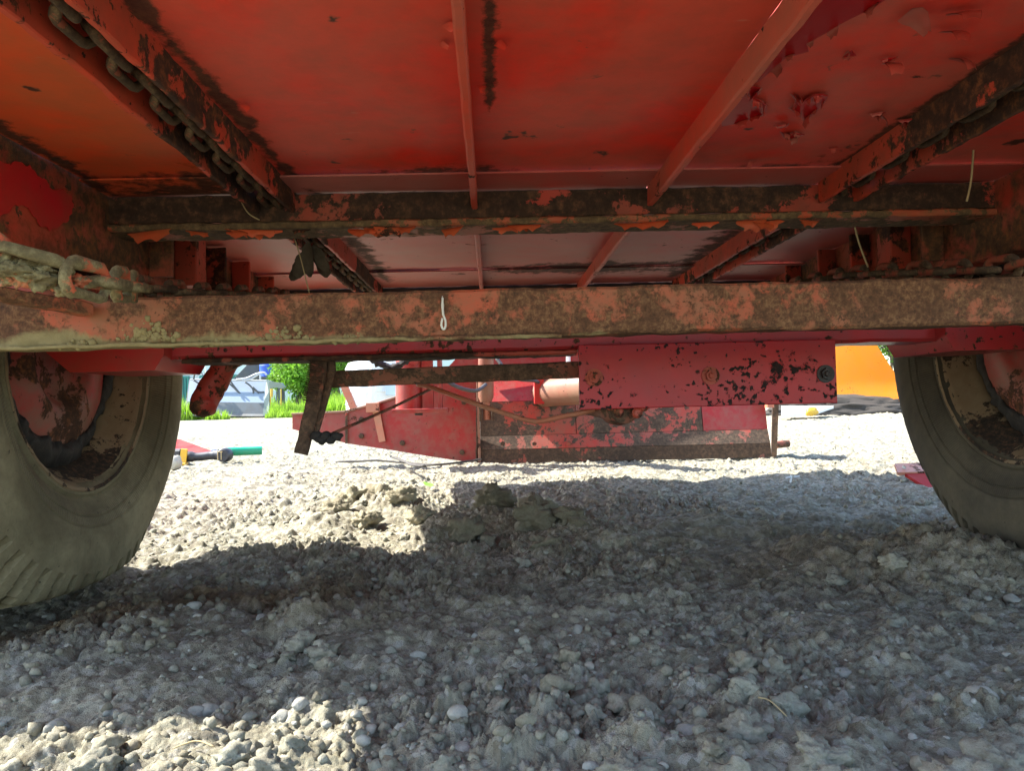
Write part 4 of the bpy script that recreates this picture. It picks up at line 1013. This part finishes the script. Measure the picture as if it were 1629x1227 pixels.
# white tank
tk = thing('white_tank', 'white plastic tank with rounded shoulders behind the red scraper wing', 'tank', (-1.6, 9, zg(9)))
xa, xb = P(552, 600, Y=9).x, P(640, 600, Y=9).x; cx = (xa+xb)/2
mk('tank_shell', *lathe([(0, .001), (0, .30), (.03, .335), (.55, .335), (.62, .30), (.66, .14), (.72, .13), (.72, .001)], (cx, 9, P(600, 662, Y=9).z), (0, 0, 1), 40), M_white, tk, 50)
for z in (.14, .28, .42): mk('tank_hoop', *lathe([(z-.012, .335), (z, .347), (z+.012, .335)], (cx, 9, P(600, 662, Y=9).z), (0, 0, 1), 40), M_white, tk, 60)
mk('tank_label', *box(P(613, 600, Y=8.6).x, P(642, 600, Y=8.6).x, 8.60, 8.62, P(620, 629, Y=8.6).z, P(620, 603, Y=8.6).z, .004), M_pblue, tk)
o = mk('white_post', *tube([P(592, 640, Y=7.5), P(594, 570, Y=7.5)], .035, 12), M_white, smooth=60); tag(o, 'thin white post standing before the white tank', 'post')
# grey loader bucket
BY = 16.0
bk = thing('loader_bucket', 'large blue-grey loader bucket with hoses on top standing at the grass edge', 'bucket', P(370, 662, Y=BY))
def bp(px, py, d=0.): return P(px, py, Y=BY+d)
def bpart(n, m, mt, s=0): return mk(n, m[0], m[1], mt, bk, s)
bpart('back_plate', plate([bp(298, 640, .11), bp(302, 604, .42), bp(424, 606, .42), bp(420, 641, .11)], .03), M_grey)
bpart('floor_plate', plate([bp(293, 658, .0), bp(298, 639, .10), bp(420, 641, .10), bp(420, 660, .0)], .03), M_greylip)
bpart('cutting_lip', plate([bp(290, 661.5, -.05), bp(293, 657, .0), bp(420, 659, 0), bp(420, 662.5, -.05)], .04), M_greylip)
bpart('side_plate', plate([bp(418, 662, -.05), bp(428, 663, -.05), bp(428, 630, .1), bp(432, 606, .3), bp(424, 604, .3), bp(420, 640, .1)], .05), M_ggreen)
bpart('side_plate', plate([bp(293, 660, -.05), bp(296, 660, -.05), bp(304, 604, .5), bp(301, 604, .5)], .05), M_conv)
bpart('hitch_arm', plate([bp(428, 607, .1), bp(447, 609, .1), bp(452, 616, .1), bp(450, 619, .1), bp(440, 617, .1), bp(429, 618, .1)], .15), M_ggreen)
bpart('support_leg', tube([bp(432, 619, .1), bp(432, 632, .1)], .03, 8), M_yel, 60)
bpart('support_leg', tube([bp(447, 619, .1), bp(447, 645, .1)], .014, 8), M_yel, 60)
bpart('support_leg', tube([bp(431, 630, .1), bp(428, 655, .1)], .014, 8), M_yel, 60)
bpart('top_rail', tube([bp(303, 604, .3), bp(424, 606, .3)], .018, 8), M_hosel, 60)
for i, pts in enumerate(([(376, 604), (392, 602), (408, 595), (420, 593), (424, 597)], [(385, 606), (400, 603), (412, 596), (414, 604)], [(308, 604), (310, 595), (316, 592), (323, 596), (328, 602)], [(312, 600), (318, 594), (326, 598), (330, 604)], [(320, 603), (328, 600), (337, 605)])):
    bpart('hose', tube(spline([bp(*q, .2) for q in pts], 5), .020, 8), M_hosel if i != 2 else M_hose, 180)
for pts in ([(358, 605), (370, 615), (380, 625), (384, 628), (378, 622), (366, 606)], [(390, 608), (398, 614), (403, 622), (402, 640)], [(402, 616), (410, 624), (416, 632)], [(404, 620), (412, 624), (420, 624)], [(308, 605), (318, 612), (322, 620)]):
    bpart('hose', tube(spline([bp(*q, .25) for q in pts], 5), .018, 8), M_hose, 180)
bpart('lift_eye', lathe([(0, .001), (0, .05), (.06, .05), (.06, .001)], bp(385, 638, .4), (0, -1, 0), 10), M_hosel, 40)
# farm building
bd = thing('farm_building', 'pale panelled farm building with teal window frames behind the bucket', 'building', (-7, 30, zg(30)))
x = -17.0; i = 0
while x < 3.5:
    mk('wall_panel', *box(x, x+.96, 30+.03*(i % 2), 30.08+.03*(i % 2), zg(30), 4.8, .01), M_wall, bd, 0); x += 1.0; i += 1
for (pa, pb) in ((289, 301), (364, 378), (318, 332), (736, 750)):
    a, b = P(pa, 615, Y=29.9).x, P(pb, 615, Y=29.9).x; zl, zh = zg(30)+.35, P(300, 603, Y=29.9).z+.12
    w = mk('window', *join(box(a, a+.08, 29.86, 29.95, zl, zh), box(b-.08, b, 29.86, 29.95, zl, zh), box(a+.08, b-.08, 29.86, 29.95, zl, zl+.08), box(a+.08, b-.08, 29.86, 29.95, zh-.08, zh), box((a+b)/2-.03, (a+b)/2+.03, 29.86, 29.95, zl+.08, zh-.08)), M_teal, bd, 0)
    mk('pane', *box(a+.08, b-.08, 29.905, 29.915, zl+.08, zh-.08), M_glass if pa != 364 else M_teal, w, 0)
mk('roof', *plate([V3((-17.5, 29.4, 4.75)), V3((4, 29.4, 4.75)), V3((4, 34, 6.4)), V3((-17.5, 34, 6.4))], .12), M_conv, bd, 0)
for x in (-17.0, 3.4): mk('end_wall', *box(x, x+.1, 30.12, 38, zg(30), 4.8), M_wall, bd, 0)
# conveyor and barrel
cv = thing('elevator_conveyor', 'dark steel belt elevator leaning up in front of the pale building', 'conveyor', P(385, 640, Y=22))
mk('conveyor_trough', *bar(P(372, 622, Y=22), P(470, 520, Y=22), .5, .35), M_conv, cv)
mk('hopper', *plate([P(390, 575, Y=22.1), P(425, 572, Y=22.1), P(423, 600, Y=22.1), P(398, 603, Y=22.1)], .5), M_conv, cv, 0)
mk('leg', *bar(P(421, 560, Y=22), P(421, 650, Y=22), .08, .08, (0, 1, 0)), M_conv, cv)
mk('leg', *bar(P(404, 585, Y=22), P(404, 650, Y=22), .08, .08, (0, 1, 0)), M_conv, cv)
bl = P(431, 600, Y=21); 
o = mk('blue_barrel', *lathe([(0, .001), (0, .27), (.02, .29), (.28, .29), (.30, .30), (.32, .29), (.58, .29), (.60, .30), (.62, .29), (.88, .28), (.9, .25), (.9, .001)], (bl.x, 21, P(431, 600, Y=21).z), (0, 0, 1), 28), M_blue, smooth=40)
tag(o, 'blue plastic barrel on a stand behind the bucket', 'barrel')
o = mk('barrel_stand', *join(*[box(bl.x+dx-.04, bl.x+dx+.04, 21+dy-.04, 21+dy+.04, zg(21)-.03, bl.z-.061) for dx in (-.25, .25) for dy in (-.25, .25)], box(bl.x-.32, bl.x+.32, 20.68, 21.32, bl.z-.06, bl.z-.002)), M_conv, smooth=0); tag(o, 'dark four-legged stand carrying the blue barrel', 'stand')
# orange plough and what lies under it
OY = 10.0
op = thing('orange_plough_blade', 'orange painted plough blade with a cut corner raised on dark soil at right', 'blade', P(1380, 645, Y=OY))
rows = []
for t in np.linspace(0, 1, 9):
    yy_ = 640-95*t-40*max(0, t-.98); xr_ = 1438-4*t-42*max(0, t-.28)/.72; xl_ = 1180
    zoff = 0
    rows.append([P(xl_+(xr_-xl_)*s_, yy_, Y=OY+1.1*(1-s_)+zoff) for s_ in np.linspace(0, 1, 12)])
V = [list(p) for r in rows for p in r]; k = len(V); V += [[p[0]+.02, p[1]+.04, p[2]] for p in V]
Fc = [(j*12+i, j*12+i+1, (j+1)*12+i+1, (j+1)*12+i) for j in range(8) for i in range(11)]; Fc += [tuple(a+k for a in q[::-1]) for q in Fc]
Fc += [(j*12+11, j*12+11+k, (j+1)*12+11+k, (j+1)*12+11) for j in range(8)]+[(i, i+k, i+1+k, i+1) for i in range(11)]+[(96+i, 96+i+1, 96+i+1+k, 96+i+k) for i in range(11)]
mk('mouldboard', np.array(V), Fc, M_orange, op, 60)
mk('wear_strip', *plate([P(1180, 646, Y=OY+1.05), P(1360, 643, Y=OY+.3), P(1360, 637, Y=OY+.32), P(1180, 640, Y=OY+1.07)], .03), M_scrd, op, 0)
v, f = ico(5); hv = v*np.array([1.5, .6, .25]); hv = hv*(1+.35*vn3(v*3, 4)+.16*vn3(v*9, 6)+.08*vn3(v*24, 7)+.07*vn3(v*52, 8))[:, None]
c = P(1370, 664, Y=11.2); o = mk('soil_heap', hv+np.array((P(1385, 660, Y=10.3).x, 10.35, zg(10.3)-.03)), f, M_heap, smooth=180); tag(o, 'low heap of dark soil under the orange blade', 'soil heap')
o = mk('white_board', *plate([P(1243, 661, Y=8.6), P(1300, 655, Y=8.6), P(1326, 646, Y=9.2), P(1243, 646, Y=9.2)], .03), M_white, smooth=0); tag(o, 'white board lying flat beyond the right end of the scraper', 'board')
v, f = lump(3, 61, .4, (.07, .04, .05)); o = mk('orange_scrap', v+np.array(P(1291, 655, Y=8.4)), f, M_yel, smooth=180); tag(o, 'small orange scrap lying on the edge of the white board', 'scrap')

# greenery
def crown(c, R, n, size, seed, mat, parent, name='crown', squash=.9):
    r = np.random.default_rng(seed); nb = 26
    d = r.normal(size=(nb, 3)); d /= np.linalg.norm(d, axis=1)[:, None]
    B = np.array(c)+d*R*(.25+.65*r.random((nb, 1)))*np.array([1, 1, squash]); br = R*(.22+.25*r.random(nb)); bt = .6+.6*r.random(nb)
    w = r.integers(nb, size=n); dd = r.normal(size=(n, 3)); dd /= np.linalg.norm(dd, axis=1)[:, None]
    p = B[w]+dd*(br[w]*(.45+.6*r.random(n)))[:, None]
    p = p[p[:, 2] > c[2]-R*1.05]; n = len(p); w = w[:n]
    a = r.normal(size=(n, 3)); a /= np.linalg.norm(a, axis=1)[:, None]; b = np.cross(a, r.normal(size=(n, 3))); b /= np.linalg.norm(b, axis=1)[:, None]
    s = size*(.6+.8*r.random(n))[:, None]
    V = np.stack([p-a*s, p-b*s*.5, p+a*s, p+b*s*.5], 1).reshape(-1, 3)
    Fc = np.arange(n*4).reshape(n, 4)
    o = mk(name, V, Fc, mat, parent, 0); set_tone(o, np.repeat(np.clip(bt[w]*(.75+.5*r.random(n)), .4, 1.4), 4)); return o
def shrub(label, x, y, R, h, n, size, seed, group=None):
    t = thing('shrub', label, 'shrub', (x, y, zg(y)))
    crown((x, y, zg(y)+h), R, n, size, seed, M_leaf, t)
    z = zg(y); r = random.Random(seed)
    for k in range(4):
        e = V3((x+(r.random()-.5)*R, y+(r.random()-.5)*R, z+h*.9)); mk('stem', *tube(spline([V3((x, y, z-.05)), V3((x+(r.random()-.5)*.2, y, z+h*.4)), e], 4), [.05-.003*i for i in range(9)], 6), M_bark, t, 180)
shrub('bright green shrub growing right of the grey bucket', P(478, 610, Y=19).x, 19, 1.0, 1.05, 15000, .038, 1)
shrub('green bush standing behind the lever and the rusty bar', P(535, 600, Y=24).x, 24, 1.6, 1.8, 14000, .05, 2)
shrub('pale green tree crown seen over the orange blade', P(1420, 520, Y=24).x, 24, 2.4, 2.9, 12000, .07, 3)
shrub('green tree far behind the white tank', P(640, 560, Y=34).x+3.0, 36, 2.2, 2.6, 6000, .12, 4)
shrub('green tree beyond the yard at far right', 22, 30, 3.2, 3.6, 6000, .16, 5)
shrub('green tree left of the pale building', -21, 27, 3.0, 3.4, 6000, .15, 6)
def grass(name, label, boxes, seed):
    r = np.random.default_rng(seed); VV = []; TT = []
    for (xa, xb, ya, yb_, n, hh) in boxes:
        x = xa+(xb-xa)*r.random(n); y = ya+(yb_-ya)*r.random(n); hgt = hh*(.35+.9*r.random(n))*(.6+1.2*np.clip(fbm2(x*1.7, y*1.7, 2, seed)+.4, 0, 1))
        z = np.array(gbase(y))-.04; a = r.random(n)*6.28; w = .012+.012*r.random(n); lx, ly = (r.random(n)-.5)*hgt*.9, (r.random(n)-.5)*hgt*.9
        b0 = np.stack([x-np.cos(a)*w, y-np.sin(a)*w, z], 1); b1 = np.stack([x+np.cos(a)*w, y+np.sin(a)*w, z], 1); tp_ = np.stack([x+lx, y+ly, z+hgt], 1)
        VV.append(np.stack([b0, b1, tp_], 1).reshape(-1, 3)); TT.append(np.repeat(.6+.7*r.random(n), 3))
    V = np.concatenate(VV); o = mk(name, V, np.arange(len(V)).reshape(-1, 3), M_grass, smooth=0, kind='stuff', loc=(0, 0, 0)); set_tone(o, np.concatenate(TT)); o['label'] = label
gl = lambda px, y: P(px, 650, Y=y).x
grass('grass', 'bright green grass along the edge of the gravel yard',
      [(gl(240, 16), gl(310, 16), 15.8, 18.5, 5000, .22), (gl(300, 16.4), gl(425, 16.4), 16.9, 19, 3500, .22), (gl(422, 15.5), gl(480, 15.5), 15.4, 18.5, 7000, .2), (gl(470, 17), gl(560, 17), 15.8, 20, 12000, .30),
       (gl(330, 15.9), gl(365, 15.9), 15.7, 15.95, 160, .16), (-16, 5, 19, 29, 14000, .4), (5, 22, 22, 32, 9000, .4)], 9)
